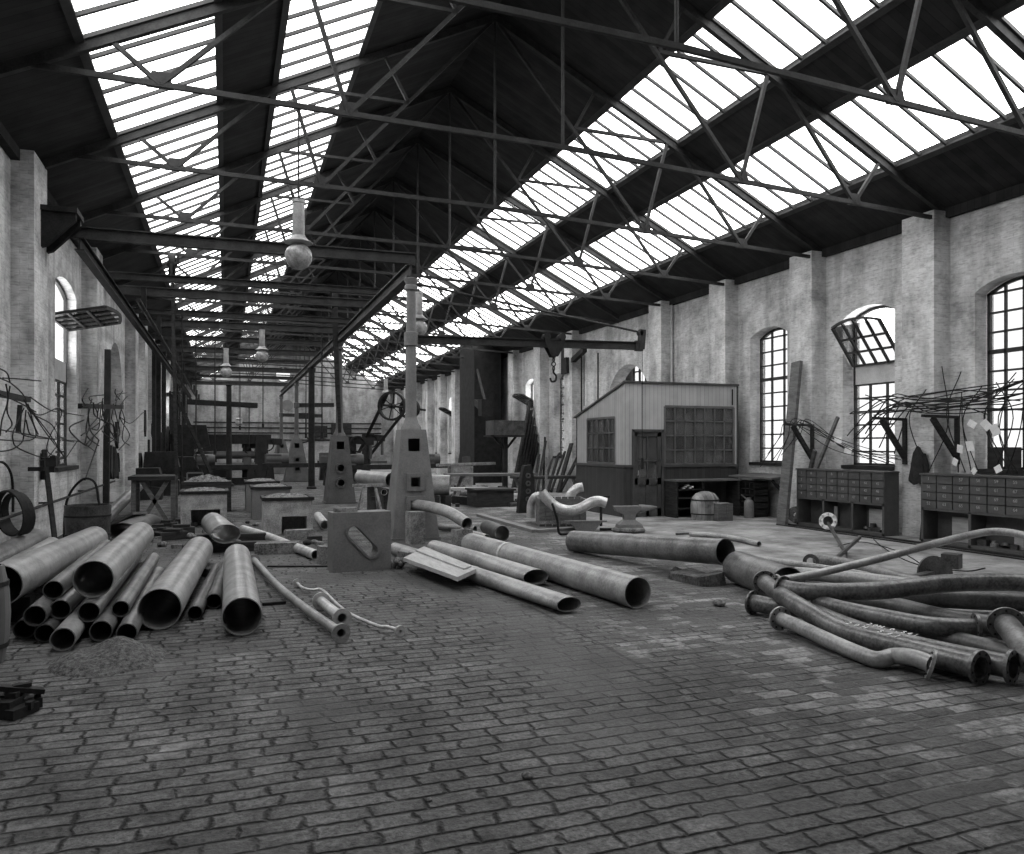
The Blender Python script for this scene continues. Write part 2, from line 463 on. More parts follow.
    bp = N('ShaderNodeBump'); bp.inputs['Strength'].default_value = .9; bp.inputs['Distance'].default_value = .03
    L(h, bp.inputs['Height']); L(bp.outputs['Normal'], b.inputs['Normal'])
    return m

M_floor = floor_mat()
M_wall = brickwall('whitewashed_brick', .34, .72)
M_back = brickwall('grey_brick', .2, .42)
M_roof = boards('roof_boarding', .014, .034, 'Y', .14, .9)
M_iron = worn('dark_iron', .010, .028, .65, spec=.18)
M_trussm = worn('truss_iron', .022, .048, .7, spec=.25)
M_frame = worn('window_iron', .02, .04, .6)
M_glass = clear_glass('skylight_glass', .95, .03)
M_pane = clear_glass('window_glass', .42, .04)
M_oglass = dusty_glass('office_glass')
M_sash = worn('sash_paint', .09, .14, .6)
M_steel = worn('pipe_steel', .08, .23, .36, 3.0, .3, .08)
M_steel2 = worn('pipe_steel_pale', .18, .38, .36, 3.0, .2, .08)
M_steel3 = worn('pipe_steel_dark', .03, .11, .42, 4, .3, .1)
M_heap = worn('pipe_iron', .06, .19, .36, 5, .35, .12)
M_white = worn('galvanised', .38, .66, .34, 6, .4, .06)
M_cast = worn('cast_iron_grey', .12, .18, .6, 2.5, 0, .08)
M_castd = worn('cast_iron_dark', .045, .085, .6, 2.5, 0, .08)
M_wood = worn('old_wood', .07, .15, .85, 3, 0, .3, (1, 1, 6))
M_woodp = worn('pale_wood', .3, .45, .85, 3, 0, .25, (6, 1, 6))
M_woodd = worn('dark_wood', .016, .045, .8, 3, 0, .25, (1, 1, 6), spec=.2)
M_timber = worn('timber_block', .10, .30, .9, 5, 0, .5)
M_offup = boards('office_boards_pale', .36, .47, 'XY', .11)
M_offlow = boards('office_boards_dark', .035, .055, 'XY', .11, .6)
M_offtrim = worn('office_dark_paint', .05, .08, .5)
M_hearth = worn('hearth_brick', .2, .5, .9, 3, 0, .4)
M_coal = worn('coke', .015, .26, .85, 14, 0, .8)
M_sand = worn('sand', .03, .17, .95, 30, 0, .9, fine=160)
M_cloth = worn('coat_cloth', .012, .03, .95, 8, 0, .3)
M_globe = worn('frosted_globe', .17, .42, .25, 7, 0, .0)
M_lampm = worn('lamp_metal', .25, .4, .5, 6, .3, .05)
M_paper = worn('paper', .75, .9, .9, 3, 0, 0)
M_chalk = worn('chalk', .8, .95, .95, 30, 0, 0)
M_num = worn('number_paint', .28, .36, .8, 30, 0, 0)
M_cab = worn('cabinet_paint', .055, .085, .55, 3)
M_stone = worn('rubble_stone', .05, .24, .9, 5, 0, 1.0)
M_stoned = worn('sooty_stone', .02, .12, .9, 6, 0, 1.0)
# ================================================================== the building
def st(o):
    o['kind'] = 'structure'; return o

fl = MB().span((XL - .6, Y0 - .3, -.2), (XR + .6, Y1 + .3, 0))
st(fl.build('floor', M_floor, None, (0, 0, 0)))

def arch_z(y, ya, yb, zs, rise):
    """height of a segmental arch of that rise over its springing line"""
    h = (yb - ya) / 2
    rad = (h * h + rise * rise) / (2 * rise)
    return zs - (rad - rise) + math.sqrt(max(0, rad * rad - (y - (ya + yb) / 2) ** 2))

def wall_y(mb, xa, xb, y0, y1, z1, ops):
    """a wall running along the hall, with arched openings (ya, yb, sill, springing, rise)"""
    y = y0
    for ya, yb, za, zs, rise in sorted(ops):
        mb.span((xa, y, 0), (xb, ya, z1))
        if za > 0: mb.span((xa, ya, 0), (xb, yb, za))
        n = 10
        for i in range(n):
            a, c = ya + (yb - ya) * i / n, ya + (yb - ya) * (i + 1) / n
            mb.prism([(xa, a, arch_z(a, ya, yb, zs, rise)), (xa, c, arch_z(c, ya, yb, zs, rise)), (xa, c, z1), (xa, a, z1)], (xb - xa, 0, 0))
        y = yb
    mb.span((xa, y, 0), (xb, y1, z1))

WW = .70            # half width of a window
SILL, SPR, RISE = 1.28, 4.42, .2
R_WIN = [9.62 + BAY * k for k in range(-4, 17) if k not in (3, 4, 5, 8)]
R_PIL = [11.18 + BAY * k for k in range(-4, 16) if k != 4]
L_WIN = [1.9, 4.6, 10.6, 17.6] + [29.2 + 2 * BAY * k for k in range(5)]
WWL, SPRL = 1.1, 4.78
L_PIL = [.7, 7.3, 13.75, 19.75] + [27.65 + BAY * k for k in range(11)]
R_ARCH = (21.6, 24.7, 0, 2.9, 1.5)
L_ARCH = (23.4, 26.6, 0, 3.2, 1.45)
wr = MB()
wall_y(wr, XR, XR + .46, Y0, Y1, EAVE + .1, [(c - WW, c + WW, SILL, SPR, RISE) for c in R_WIN] + [R_ARCH])
for c in R_PIL:
    wr.span((XR - .40, c - .36, 0), (XR + .05, c + .36, EAVE))
# deep passage behind the big arch, closed by a wall
PB = XR + .76
wr.span((XR + .4, 21.4, 0), (PB, 21.6, 4.9)); wr.span((XR + .4, 24.7, 0), (PB, 24.9, 4.9))
wr.span((PB, 21.4, 0), (PB + .1, 22.9, 4.9)); wr.span((PB, 24.2, 0), (PB + .1, 24.9, 4.9))
wr.span((PB, 22.9, 0), (PB + .1, 24.2, 2.4)); wr.span((XR + .4, 21.4, 4.6), (PB + .1, 24.9, 4.9))
st(wr.build('wall_right', M_wall, None, (0, 0, 0)))
wl = MB()
wall_y(wl, XL - .46, XL, Y0, Y1, EAVE + .1, [(c - WWL, c + WWL, SILL, SPRL, RISE) for c in L_WIN] + [L_ARCH])
for c in L_PIL:
    wl.span((XL - .05, c - .45, 0), (XL + .30, c + .45, EAVE + .05))
wl.span((XL - .7, 23.2, 0), (XL - .6, 26.8, 5))
st(wl.build('wall_left', M_wall, None, (0, 0, 0)))

wb = MB()
def gable(mb, ya, yb, hole=None):
    xs = [XL - .4 + (XR - XL + .8) * i / 40 for i in range(41)]
    if hole:
        hx, hz, hr = hole
        xs = sorted([x for x in xs if abs(x - hx) > hr] + [hx - hr + 2 * hr * i / 12 for i in range(13)])
    for a, c in zip(xs, xs[1:]):
        ta, tc = roof_z(a), roof_z(c)
        if hole and abs((a + c) / 2 - hx) < hr:
            ha, hc = (math.sqrt(max(0, hr * hr - (q - hx) ** 2)) for q in (a, c))
            mb.prism([(a, ya, 0), (c, ya, 0), (c, ya, hz - hc), (a, ya, hz - ha)], (0, yb - ya, 0))
            mb.prism([(a, ya, hz + ha), (c, ya, hz + hc), (c, ya, tc), (a, ya, ta)], (0, yb - ya, 0))
        else:
            mb.prism([(a, ya, 0), (c, ya, 0), (c, ya, tc), (a, ya, ta)], (0, yb - ya, 0))
gable(wb, Y1, Y1 + .4, (4.1, 7.1, .58))
st(wb.build('wall_back', M_back, None, (0, 0, 0)))
wf = MB(); gable(wf, Y0 - .4, Y0)
st(wf.build('wall_front', M_wall, None, (0, 0, 0)))

# roof boarding between the skylight bands
ce = MB()
HALF = (XR - XL) / 2
def slope_pt(side, u, y, dz=0):
    x = XL + u if side < 0 else XR - u
    return Vector((x, y, EAVE + PITCH * u + dz))
def roof_strip(mb, side, u0, u1, ya, yb, z0, z1):
    p = [slope_pt(side, u0, ya, z0), slope_pt(side, u1, ya, z0), slope_pt(side, u1, ya, z1), slope_pt(side, u0, ya, z1)]
    mb.prism(p, (0, yb - ya, 0))
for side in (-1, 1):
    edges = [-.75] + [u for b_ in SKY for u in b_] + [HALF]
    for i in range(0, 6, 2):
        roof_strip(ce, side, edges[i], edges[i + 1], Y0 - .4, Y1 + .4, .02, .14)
    for u0, u1 in SKY: roof_strip(ce, side, u0, u1, Y0 - .4, YG, .02, .14)  # added out of view: closes the near skylight bands to dim the foreground
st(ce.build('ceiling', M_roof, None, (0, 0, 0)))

# skylights: glass with glazing bars, and a purlin along either edge
wi = 0
for side in (-1, 1):
    for u0, u1 in SKY:
        wi += 1
        fr = MB()
        for u in (u0, u1):
            roof_strip(fr, side, u - .05, u + .05, YG, Y1, -.015, .02)
        sky = st(fr.build('window_%d' % wi, M_frame, None, (0, 0, 0)))
        bars = MB()
        n = int((Y1 - YG) / .53)
        for i in range(n + 1):
            y = YG + .53 * i
            a, c = slope_pt(side, u0, y, .03), slope_pt(side, u1, y, .03)
            bars.beam(a, c, .045, .05)
        bars.build('glazing_bars', M_frame, sky)
        gl = MB()
        roof_strip(gl, side, u0, u1, YG, Y1, .065, .071)
        gl.build('glass', M_glass, sky)

# upright windows
def window_bars(mb, x, ya, yb, z0, zs, rise, cols, rows, th=.035, ztop=None, depth=.05):
    def top(y): return min(ztop or 99, arch_z(y, ya, yb, zs, rise))
    for i in range(cols + 1):
        y = ya + (yb - ya) * i / cols
        w = th * (1.6 if i in (0, cols) else 1)
        yy = min(max(y, ya + w / 2), yb - w / 2)
        mb.span((x - depth / 2, yy - w / 2, z0), (x + depth / 2, yy + w / 2, top(yy)))
    hi = ztop or zs
    for j in range(rows + 1):
        z = z0 + (hi - z0) * j / rows
        w = th * (2.2 if j in (0,) or (j == round(rows * .62) and not ztop) else 1)
        mb.span((x - depth / 2, ya, z - w / 2), (x + depth / 2, yb, z + w / 2))
    if not ztop:
        for i in range(10):
            a, c = ya + (yb - ya) * i / 10, ya + (yb - ya) * (i + 1) / 10
            mb.beam((x, a, top(a) - th * .6), (x, c, top(c) - th * .6), depth, th * 1.5)
def pane_mesh(x, ya, yb, z0, zs, rise, ztop=None):
    poly = [(x, ya, z0), (x, yb, z0)]
    if ztop: poly += [(x, yb, ztop), (x, ya, ztop)]
    else:
        for i in range(11):
            y = yb + (ya - yb) * i / 10
            poly.append((x, y, arch_z(y, ya, yb, zs, rise)))
    return MB().prism(poly, (.006, 0, 0))
def sash(x, ya, yb, zb, length, tilt, inward, win):
    """open hopper sash, hinged at its foot and leaning into the hall"""
    sm = MB(); a = R(tilt)
    def q(y, t): return Vector((x + inward * math.sin(a) * t, y, zb + math.cos(a) * t))
    n = 4
    for i in range(n + 1):
        y = ya + (yb - ya) * i / n
        t1 = length + .12 * (1 - (2 * i / n - 1) ** 2)
        sm.beam(q(y, 0), q(y, t1), .05, .06 if i in (0, n) else .04, (0, 1, 0))
    for j in range(4):
        t = length * j / 3
        if j < 3: sm.beam(q(ya, t), q(yb, t), .05, .045)
    for i in range(8):
        f0, f1 = i / 8, (i + 1) / 8
        sm.beam(q(ya + (yb - ya) * f0, length + .12 * (1 - (2 * f0 - 1) ** 2)), q(ya + (yb - ya) * f1, length + .12 * (1 - (2 * f1 - 1) ** 2)), .05, .05)
    s = sm.build('hopper_sash', M_frame, win)
    gm = MB().prism([q(ya, 0), q(yb, 0), q(yb, length), q(ya, length)], (0, 0, .005))
    gm.build('pane', M_pane, s)
OPEN_R = {12.8: 36, 31.88: 62, 44.6: 62}
def make_window(c, x, inward, opened, sashlen=.98):
    global wi
    WW, SPR = (.70, 4.42) if inward < 0 else (WWL, SPRL)
    wi += 1
    ya, yb = c - WW + .02, c + WW - .02
    f = MB()
    if opened is None:
        window_bars(f, x, ya, yb, SILL + .02, SPR - .02, RISE, 3 if c > 11 else 4, 9)
        w = st(f.build('window_%d' % wi, M_frame, None, (0, 0, 0)))
        pane_mesh(x, ya, yb, SILL, SPR, RISE).build('pane', M_pane, w)
    else:
        window_bars(f, x, ya, yb, SILL + .02, SPR - .02, RISE, 3, 6, ztop=3.0)
        for i in range(10):
            a, d = ya + (yb - ya) * i / 10, ya + (yb - ya) * (i + 1) / 10
            f.beam((x, a, arch_z(a, ya, yb, SPR, RISE) - .03), (x, d, arch_z(d, ya, yb, SPR, RISE) - .03), .06, .06)
        f.span((x - .03, ya, 3.0), (x + .03, ya + .05, SPR)); f.span((x - .03, yb - .05, 3.0), (x + .03, yb, SPR))
        w = st(f.build('window_%d' % wi, M_frame, None, (0, 0, 0)))
        pane_mesh(x, ya, yb, SILL, SPR, RISE, 3.0).build('pane', M_pane, w)
        MB().span((x - .02, ya + .03, 3.02), (x + .02, yb - .03, 3.42)).build('blind_panel', M_wallp, w)
        sash(x - inward * -.06, ya + .04, yb - .04, 3.42 if inward < 0 else 4.12, sashlen, opened, inward, w)
    if abs(c - 9.62) < .05:
        for i in range(4):
            y_ = ya + (yb - ya) * (i + .5) / 4
            MB().span((x - .05, y_ - .145, SILL + .03), (x - .035, y_ + .145, SILL + .40)).build('dark_panel', M_woodd, w)
    MB().span((XR - .05 if inward < 0 else XL - .3, ya - .02, SILL - .06), (XR + .3 if inward < 0 else XL + .05, yb + .02, SILL + .015)).build('sill', M_woodd, w)
M_wallp = worn('limewashed_panel', .5, .66, .9, 3, 0, .1)
for c in R_WIN:
    o = next((v for k, v in OPEN_R.items() if abs(k - c) < .2), None)
    make_window(c, XR + .30, -1, o)
for c in L_WIN:
    make_window(c, XL - .20, 1, 78 if abs(c - 17.6) < .1 or abs(c - 41.92) < .1 else None)
# round light high in the end gable, and the small light seen through the arch
wi += 1
rw = MB().ring((4.1, Y1 + .15, 7.1), (0, 1, 0), .58, .52, .08)
for z in (-.2, .16): rw.beam((3.55, Y1 + .15, 7.1 + z), (4.65, Y1 + .15, 7.1 + z), .05, .07)
w_ = st(rw.build('window_%d' % wi, M_frame, None, (0, 0, 0)))
MB().lathe([(.54, -.003), (.54, .003)], (4.1, Y1 + .15, 7.1), 24, Matrix.Rotation(R(90), 3, 'X')).build('pane', M_pane, w_)
wi += 1
aw = MB()
for y in (22.93, 23.33, 23.76, 24.17): aw.span((PB, y - .03, 2.4), (PB + .06, y + .03, 4.6))
for z in (2.42, 3.1, 3.7, 4.25): aw.span((PB, 22.9, z - .02), (PB + .06, 24.2, z + .02))
w_ = st(aw.build('window_%d' % wi, M_frame, None, (0, 0, 0)))
MB().span((PB + .07, 22.9, 2.4), (PB + .075, 24.2, 4.6)).build('pane', M_pane, w_)
# ledge of the bench floor along the far wall, and eaves boards
tr = MB(); tr.span((11.35, 6.0, 0), (11.43, 14.0, .03)); tr.span((11.15, 6.0, 0), (11.2, 14.0, .02))
st(tr.build('trim_1', M_iron, None, (0, 0, 0)))
tr = MB(); tr.span((XR - .12, Y0, EAVE - .12), (XR + .02, Y1, EAVE + .05))
st(tr.build('trim_2', M_roof, None, (0, 0, 0)))
tr = MB(); tr.span((XL - .02, Y0, EAVE - .12), (XL + .12, Y1, EAVE + .05))
st(tr.build('trim_3', M_roof, None, (0, 0, 0)))

# ================================================================== roof trusses
def make_truss(y):
    t = thing('roof_truss', '', 'roof truss', (0, y, 0), 'iron roof trusses across the hall')
    D = .09
    def tz(x): return 6.30 - .0125 * (x - XL) if x < RIDGE else 6.203 - .045 * (x - RIDGE)
    def zz(x): return roof_z(x) - D
    rx = RIDGE
    for s in (-1, 1):
        e = XL if s < 0 else XR
        MB().beam((e, y, roof_z(e) - .04), (rx, y, roof_z(rx) - .09), .09, .13).build('rafter', M_trussm, t)
        def X(dx): return rx + s * dx
        segs = [((X(5.55), tz(X(5.55))), (X(6.1), 0)), ((X(5.55), tz(X(5.55))), (X(4.05), 0)), ((X(3.2), tz(X(3.2))), (X(3.72), 0)),
                ((X(3.2), tz(X(3.2))), (X(.08), zz(rx) - .1)), ((X(1.65), 7.92), (X(2.1), 0)), ((X(1.65), 7.92), (X(3.72), 0))]
        for (xa, za), (xb, zb) in segs:
            MB().beam((xa, y, za), (xb, y, zb or zz(xb)), .055, .06, (0, 1, 0)).build('strut', M_trussm, t)
        for xn in (5.55, 3.2):
            MB().prism([(X(xn) - .16, y - .012, tz(X(xn)) - .05), (X(xn) + .16, y - .012, tz(X(xn)) - .05), (X(xn) + .1, y - .012, tz(X(xn)) + .16), (X(xn) - .1, y - .012, tz(X(xn)) + .16)], (0, .024, 0)).build('gusset_plate', M_trussm, t)
    MB().beam((XL + .35, y, tz(XL + .35)), (rx, y, tz(rx)), .05, .07).beam((rx, y, tz(rx)), (XR - .1, y, tz(XR - .1)), .05, .07).build('tie_bar', M_trussm, t)
    MB().tube([(rx, y, tz(rx)), (rx, y, zz(rx))], .025, 8).build('king_rod', M_trussm, t)
    return t
t0 = make_truss(0.0)
NT = 17
for k in range(NT):
    lab = 'dark iron roof truss with thin tie bar, %s counted inward from the camera end' % ORD[k]
    if k == 0:
        t0.location = (0, YT, 0); t0['label'] = lab
    else:
        dup(t0, (0, YT + BAY * k, 0), 0, lab)

# overhead crane frame: two long girders and the cross beams between them
GX, GXL, GZ = 3.2, -2.15, 4.92
g = MB().ibeam((GX, 14.2, GZ), (GX, 50, GZ), .16, .24)
single('long_girder', g, M_trussm, 'long riveted girder running away over the row of crane pillars', 'girder', (GX, 14.2, GZ))
g = MB().ibeam((GXL, 13.9, GZ - .05), (GXL, 56, GZ - .05), .14, .2)
single('long_girder', g, M_iron, 'long dark girder running beside the window wall with tangled rods', 'girder', (GXL, 13.9, GZ))
ys = [14.3, 17.6, 19.2, 22.0, 23.9, 27.0, 30.2, 33.6, 37.4, 41.5, 46.0]
for k, y in enumerate(ys):
    b = MB().ibeam((GXL - .15, y, GZ + .21), (GX + .1, y, GZ + .24), .12, .2 if k % 2 == 0 else .14)
    single('cross_beam', b, M_trussm, 'overhead iron cross beam resting on two girders, %s counted inward from the hanging round lamp' % ORD[k], 'beam', (GXL, y, GZ), 'cross beams of the overhead frame')
# ================================================================== crane pillars with tapering cast pedestals
def tapered_shell(mb, cx, cy, w0, w1, z0, z1, holes):
    """four-sided tapering casting; holes (z, half width, half height) pierce the face towards -Y"""
    def P_(side, u, z):
        f = (z - z0) / (z1 - z0); h = (w0 + (w1 - w0) * f) / 2
        a = [(-1, -1), (1, -1), (1, 1), (-1, 1)]
        p, q = a[side], a[(side + 1) % 4]
        return Vector((cx + (p[0] + (q[0] - p[0]) * u) * h, cy + (p[1] + (q[1] - p[1]) * u) * h, z))
    for side in range(4):
        zs = sorted({z0, z1} | ({z + s * hh for z, hw, hh in holes for s in (-1, 1)} if side == 0 else set()))
        for za, zb in zip(zs, zs[1:]):
            hole = next((h for h in holes if abs((za + zb) / 2 - h[0]) < h[2]), None) if side == 0 else None
            if not hole:
                mb.add([P_(side, 0, za), P_(side, 1, za), P_(side, 1, zb), P_(side, 0, zb)], [(0, 1, 2, 3)]); continue
            def ue(z):
                f = (z - z0) / (z1 - z0); h = (w0 + (w1 - w0) * f) / 2
                return .5 - hole[1] / (2 * h), .5 + hole[1] / (2 * h)
            (a0, a1), (b0, b1) = ue(za), ue(zb)
            mb.add([P_(0, 0, za), P_(0, a0, za), P_(0, b0, zb), P_(0, 0, zb)], [(0, 1, 2, 3)])
            mb.add([P_(0, a1, za), P_(0, 1, za), P_(0, 1, zb), P_(0, b1, zb)], [(0, 1, 2, 3)])
            dv = Vector((0, .07, 0))
            q = [P_(0, a0, za), P_(0, a1, za), P_(0, b1, zb), P_(0, b0, zb)]
            r = [p + dv for p in q]
            mb.add(q + r, [(0, 1, 5, 4), (1, 2, 6, 5), (2, 3, 7, 6), (3, 0, 4, 7)])
    mb.add([P_(0, 0, z1), P_(0, 1, z1), P_(2, 0, z1), P_(2, 1, z1)], [(0, 1, 2, 3)])
    mb.span((cx - w0 / 2 - .02, cy - w0 / 2 - .02, z0), (cx + w0 / 2 + .02, cy + w0 / 2 + .02, z0 + .05))

def crane_pillar(x, y, label, mat, top=4.78, w0=.86, w1=.46, zt=2.0, jib=None, round_holes=False):
    t = thing('crane_pillar', label, 'crane', (x, y, 0), 'jib crane pillars in a row')
    m = MB()
    holes = [(1.72, .11, .115), (1.05, .085, .1), (.62, .1, .1)]
    tapered_shell(m, x, y, w0, w1, 0, zt, holes)
    ped = m.build('pedestal', mat, t, smooth=False)
    for z, hw, hh in holes[1:]:
        f = z / zt; yf = y - (w0 + (w1 - w0) * f) / 2
        fr = MB()
        if round_holes:
            fr.ring((x, yf - .01, z), (0, 1, 0), .165, .1, .09)
        else:
            o, i = hw + .075, hw
            for s in (-1, 1):
                fr.beam((x + s * (o + i) / 2, yf - .01, z - o), (x + s * (o + i) / 2, yf - .01, z + o), o - i, .09, (0, 1, 0))
                fr.beam((x - i, yf - .01, z + s * (o + i) / 2), (x + i, yf - .01, z + s * (o + i) / 2), .09, o - i)
        fr.build('hole_frame', mat, ped, smooth=False)
    MB().lathe([(w1 * .42, zt), (w1 * .40, zt + .05), (.14, zt + .12), (.11, zt + .22), (.105, zt + .25), (.085, top - .22), (.085, top - .18)], (x, y, 0), 20).build('column', mat, t)
    MB().lathe([(.09, top - .22), (.12, top - .2), (.12, top - .13), (.095, top - .1), (.13, top - .03), (.14, top), (.10, top + .02)], (x, y, 0), 20).build('capital', mat, t)
    if jib:
        zj, end, thick = jib
        MB().lathe([(.09, zj - .14), (.13, zj - .12), (.13, zj + .12), (.09, zj + .14)], (x, y, 0), 20).build('collar', mat, t)
        d = (Vector(end) - Vector((x, y, zj)));
        e = Vector(end)
        b0 = Vector((x, y, zj)) + d.normalized() * .1
        MB().ibeam(b0, e, thick * .7, thick).build('jib_beam', M_trussm, t)
    return t, ped

PX, PY = 3.22, 14.3
jend = V(640, 346, 15.45)
t1, ped1 = crane_pillar(PX, PY, 'closest crane pillar, pale grey tapering pedestal with three square holes and a long jib', M_cast, jib=(3.67, jend, .15))
zj = 3.67
top = Vector((PX, PY, 4.72))
MB().tube([top, jend + Vector((-.05, 0, .28))], .022, 8).build('tie_rod', M_trussm, t1)
jd = (jend - Vector((PX, PY, zj))).normalized()
MB().lathe([(.05, -.05), (.05, .05)], jend + Vector((0, 0, .25)), 12, Matrix.Rotation(R(90), 3, 'X')).beam(jend - jd * .1, jend + Vector((.05, 0, .0)), .1, .2).beam(jend + Vector((.02, 0, -.06)), jend + Vector((.05, 0, .32)), .1, .12).build('jib_end', M_trussm, t1)
# travelling trolley with block and hook
tp = Vector((PX, PY, zj)) + jd * 2.72
tr = MB()
sdv = jd.cross(Vector((0, 0, 1))).normalized()
for s in (-1, 1):
    tr.prism([tp + sdv * s * .1 + jd * q_[0] + Vector((0, 0, q_[1])) for q_ in ((-.2, .1), (-.1, .04), (.1, .04), (.2, .1), (.18, -.04), (.06, -.26), (-.06, -.26), (-.18, -.04))], sdv * .02)
    for q in (-.15, .15):
        tr.lathe([(.07, -.03), (.07, .03)], tp + sdv * s * .07 + jd * q + Vector((0, 0, .12)), 14, Matrix.Rotation(R(90), 3, 'X'))
trol = tr.build('trolley', M_iron, t1)
hk = MB(); q = tp + Vector((0, 0, -.26))
for i in range(3):
    hk.ring(q + Vector((0, 0, -.05 - i * .085)), (1, .2 * (i % 2) * 5, 0), .05, .032, .02, 12)
hz = q + Vector((0, 0, -.3))
hk.tube(smooth_path([hz + Vector((0, 0, .06)), hz, hz + Vector((.05, 0, -.06)), hz + Vector((.04, 0, -.15)), hz + Vector((-.04, 0, -.17)), hz + Vector((-.07, 0, -.1))], 5), .02, 8)
hk.build('hook', M_iron, trol)
MB().tube([jend + Vector((.05, 0, .2)), jend + Vector((.05, 0, -1.9)), jend + Vector((.05, 0, -2.35))], .007, 6).tube([jend + Vector((.05, 0, -2.2)), jend + Vector((.05, 0, -2.42))], .03, 8).build('pull_chain', M_iron, t1)

crane_pillar(GX, 23.9, 'crane pillar behind the slotted block, dark pedestal with two round portholes', M_castd, round_holes=True)
m = MB().lathe([(.19, 0), (.19, .08), (.13, .12), (.12, 4.6), (.16, 4.68), (.17, 4.79)], (GX, 32.0, 0), 18)
single('iron_column', m, M_iron, 'plain dark round iron column under the long girder, between crane pillars', 'column', (GX, 32, 0))
p3, _ = crane_pillar(GX, 39.0, 'third crane pillar from the camera end, grey bell-shaped pedestal past the plain column', M_castd, w0=1.2, jib=(3.65, V(334, 405, 38.5), .2))
p4, _ = crane_pillar(GX, 50.0, 'farmost crane pillar in line, small grey pedestal beside the rolling machine', M_castd, w0=1.35, jib=(3.6, V(322, 416, 47), .2))
tq = V(306, 416, 47.3)
h = MB().box(tq, (.9, .3, .35)).tube([tq, tq + Vector((0, 0, -1.2))], .05, 6).tube([tq + Vector((0, 0, -1.2)), tq + Vector((.2, 0, -1.5)), tq + Vector((-.2, 0, -1.6))], .06, 6)
h.build('trolley', M_iron, p4)
# small jib crane in front of the end wall
a = V(258, 404, 33); pb = V(229, 430, 33)
t = thing('swing_crane', 'small dark swing crane whose arm crosses before the end wall', 'crane', (pb.x, pb.y, 0))
MB().lathe([(.2, 0), (.2, .1), (.12, .15), (.1, 4.2), (.14, 4.25)], (pb.x, pb.y, 0), 14).build('post', M_iron, t)
MB().beam(Vector((pb.x - 1.6, pb.y, a.z + .06)), Vector((a.x, pb.y, a.z - .05)), .16, .22).build('arm', M_iron, t)
MB().tube([Vector((pb.x + .8, pb.y, a.z)), Vector((pb.x + .8, pb.y, 1.6))], .02, 6).build('chain', M_iron, t)

# wall bracket carrying the first cross beam
b = Vector((XL + .3, 14.0, 0))
m = MB().prism([(b.x, 13.75, 5.35), (b.x + .47, 13.75, 5.3), (b.x + .47, 13.75, 5.2), (b.x + .08, 13.75, 4.78), (b.x, 13.75, 4.75)], (0, .12, 0))
m.prism([(b.x, 14.15, 5.35), (b.x + .47, 14.15, 5.3), (b.x + .47, 14.15, 5.2), (b.x + .08, 14.15, 4.78), (b.x, 14.15, 4.75)], (0, .12, 0))
m.span((b.x, 13.7, 5.3), (b.x + .5, 14.32, 5.38))
single('wall_bracket', m, M_iron, 'black triangular iron bracket high on the brick pier under the roof', 'bracket', (b.x, 14, 4.95))

# ================================================================== arc lamps
def arc_lamp(x, y, z, r, label, drop=None):
    t = thing('arc_lamp', label, 'lamp', (x, y, z - r), 'hanging arc lamps')
    MB().ball((x, y, z), r, 24).build('globe', M_globe, t)
    MB().lathe([(r * .5, z + r * .86), (r * 1.02, z + r * .98), (r * 1.05, z + r * 1.04), (r * .72, z + r * 1.22), (r * .5, z + r * 1.5), (r * .5, z + r * 1.56)], (x, y, 0), 24).build('collar', M_lampm, t)
    h = (6.27 - .0125 * (x - XL) if x < RIDGE else 6.17 - .045 * (x - RIDGE)) if drop is None else drop
    zt = min(h - .1, z + r * 4.2)
    MB().lathe([(r * .42, z + r * 1.5), (r * .45, z + r * 1.6), (r * .42, zt - .05), (r * .48, zt - .04), (r * .48, zt)], (x, y, 0), 18).build('housing', M_lampm, t)
    MB().tube([(x, y, zt), (x, y, h)], .012, 6).tube([(x - r * .3, y, zt), (x, y, zt + .22)], .006, 5).tube([(x + r * .3, y, zt), (x, y, zt + .22)], .006, 5).build('hanging_cable', M_iron, t)
    return t
arc_lamp(.92, 10.89, 4.24, .18, 'large arc lamp with tall metal housing and pale globe, hung closest to the camera')
arc_lamp(4.06, 17.24, 4.34, .19, 'arc lamp seen just beside the column of the closest crane pillar')
arc_lamp(.98, 23.6, 4.27, .18, 'round arc lamp globe above the narrow hearths, third along the row')
arc_lamp(.02, 29.96, 4.35, .2, 'dim arc lamp beside the dark boarding beyond the skylights')
arc_lamp(7.6, 39.5, 4.17, .22, 'small distant arc lamp above the belt wheel')
arc_lamp(.645, 42.68, 2.9, .17, 'tiny pendant lamp hanging before the end wall')

# ================================================================== line shafting, pulleys and belts
def pulley(c, ax, r, w, name, label, spokes=5, cat='pulley'):
    t = thing(name, label, cat, c)
    ax = Vector(ax).normalized()
    MB().ring(c, ax, r, r * .86, w, 28).build('rim', M_iron, t)
    u = ax.cross(Vector((0, 0, 1))).normalized(); v = Vector((0, 0, 1))
    sm = MB()
    for i in range(spokes):
        q = 2 * math.pi * i / spokes + .3
        d = u * math.cos(q) + v * math.sin(q)
        sm.beam(Vector(c), Vector(c) + d * r * .9, .04, .03)
    sm.build('spokes', M_iron, t)
    MB().tube([Vector(c) - ax * w * .8, Vector(c) + ax * w * .8], r * .18, 12).build('hub', M_iron, t)
    MB().beam(Vector(c) + ax * w * .9, Vector((c[0] + ax.x * w * .9, c[1] + ax.y * w * .9, max(c[2] + r * .9, 6.0 if c[2] > 3.5 else 0))), .05, .06).build('hanger', M_iron, t)
    return t
c1 = V(172, 264, 18.2)
pulley(c1, (1, 0, 0), .26, .14, 'drive_pulley', 'dark pulley up at the skylight edge with a belt hanging straight down')
m = MB()
for s in (-1, 1):
    m.beam(c1 + Vector((0, s * .25, 0)), Vector((c1.x + .1, c1.y + s * .2, 1.0)), .05, .012, (0, 1, 0))
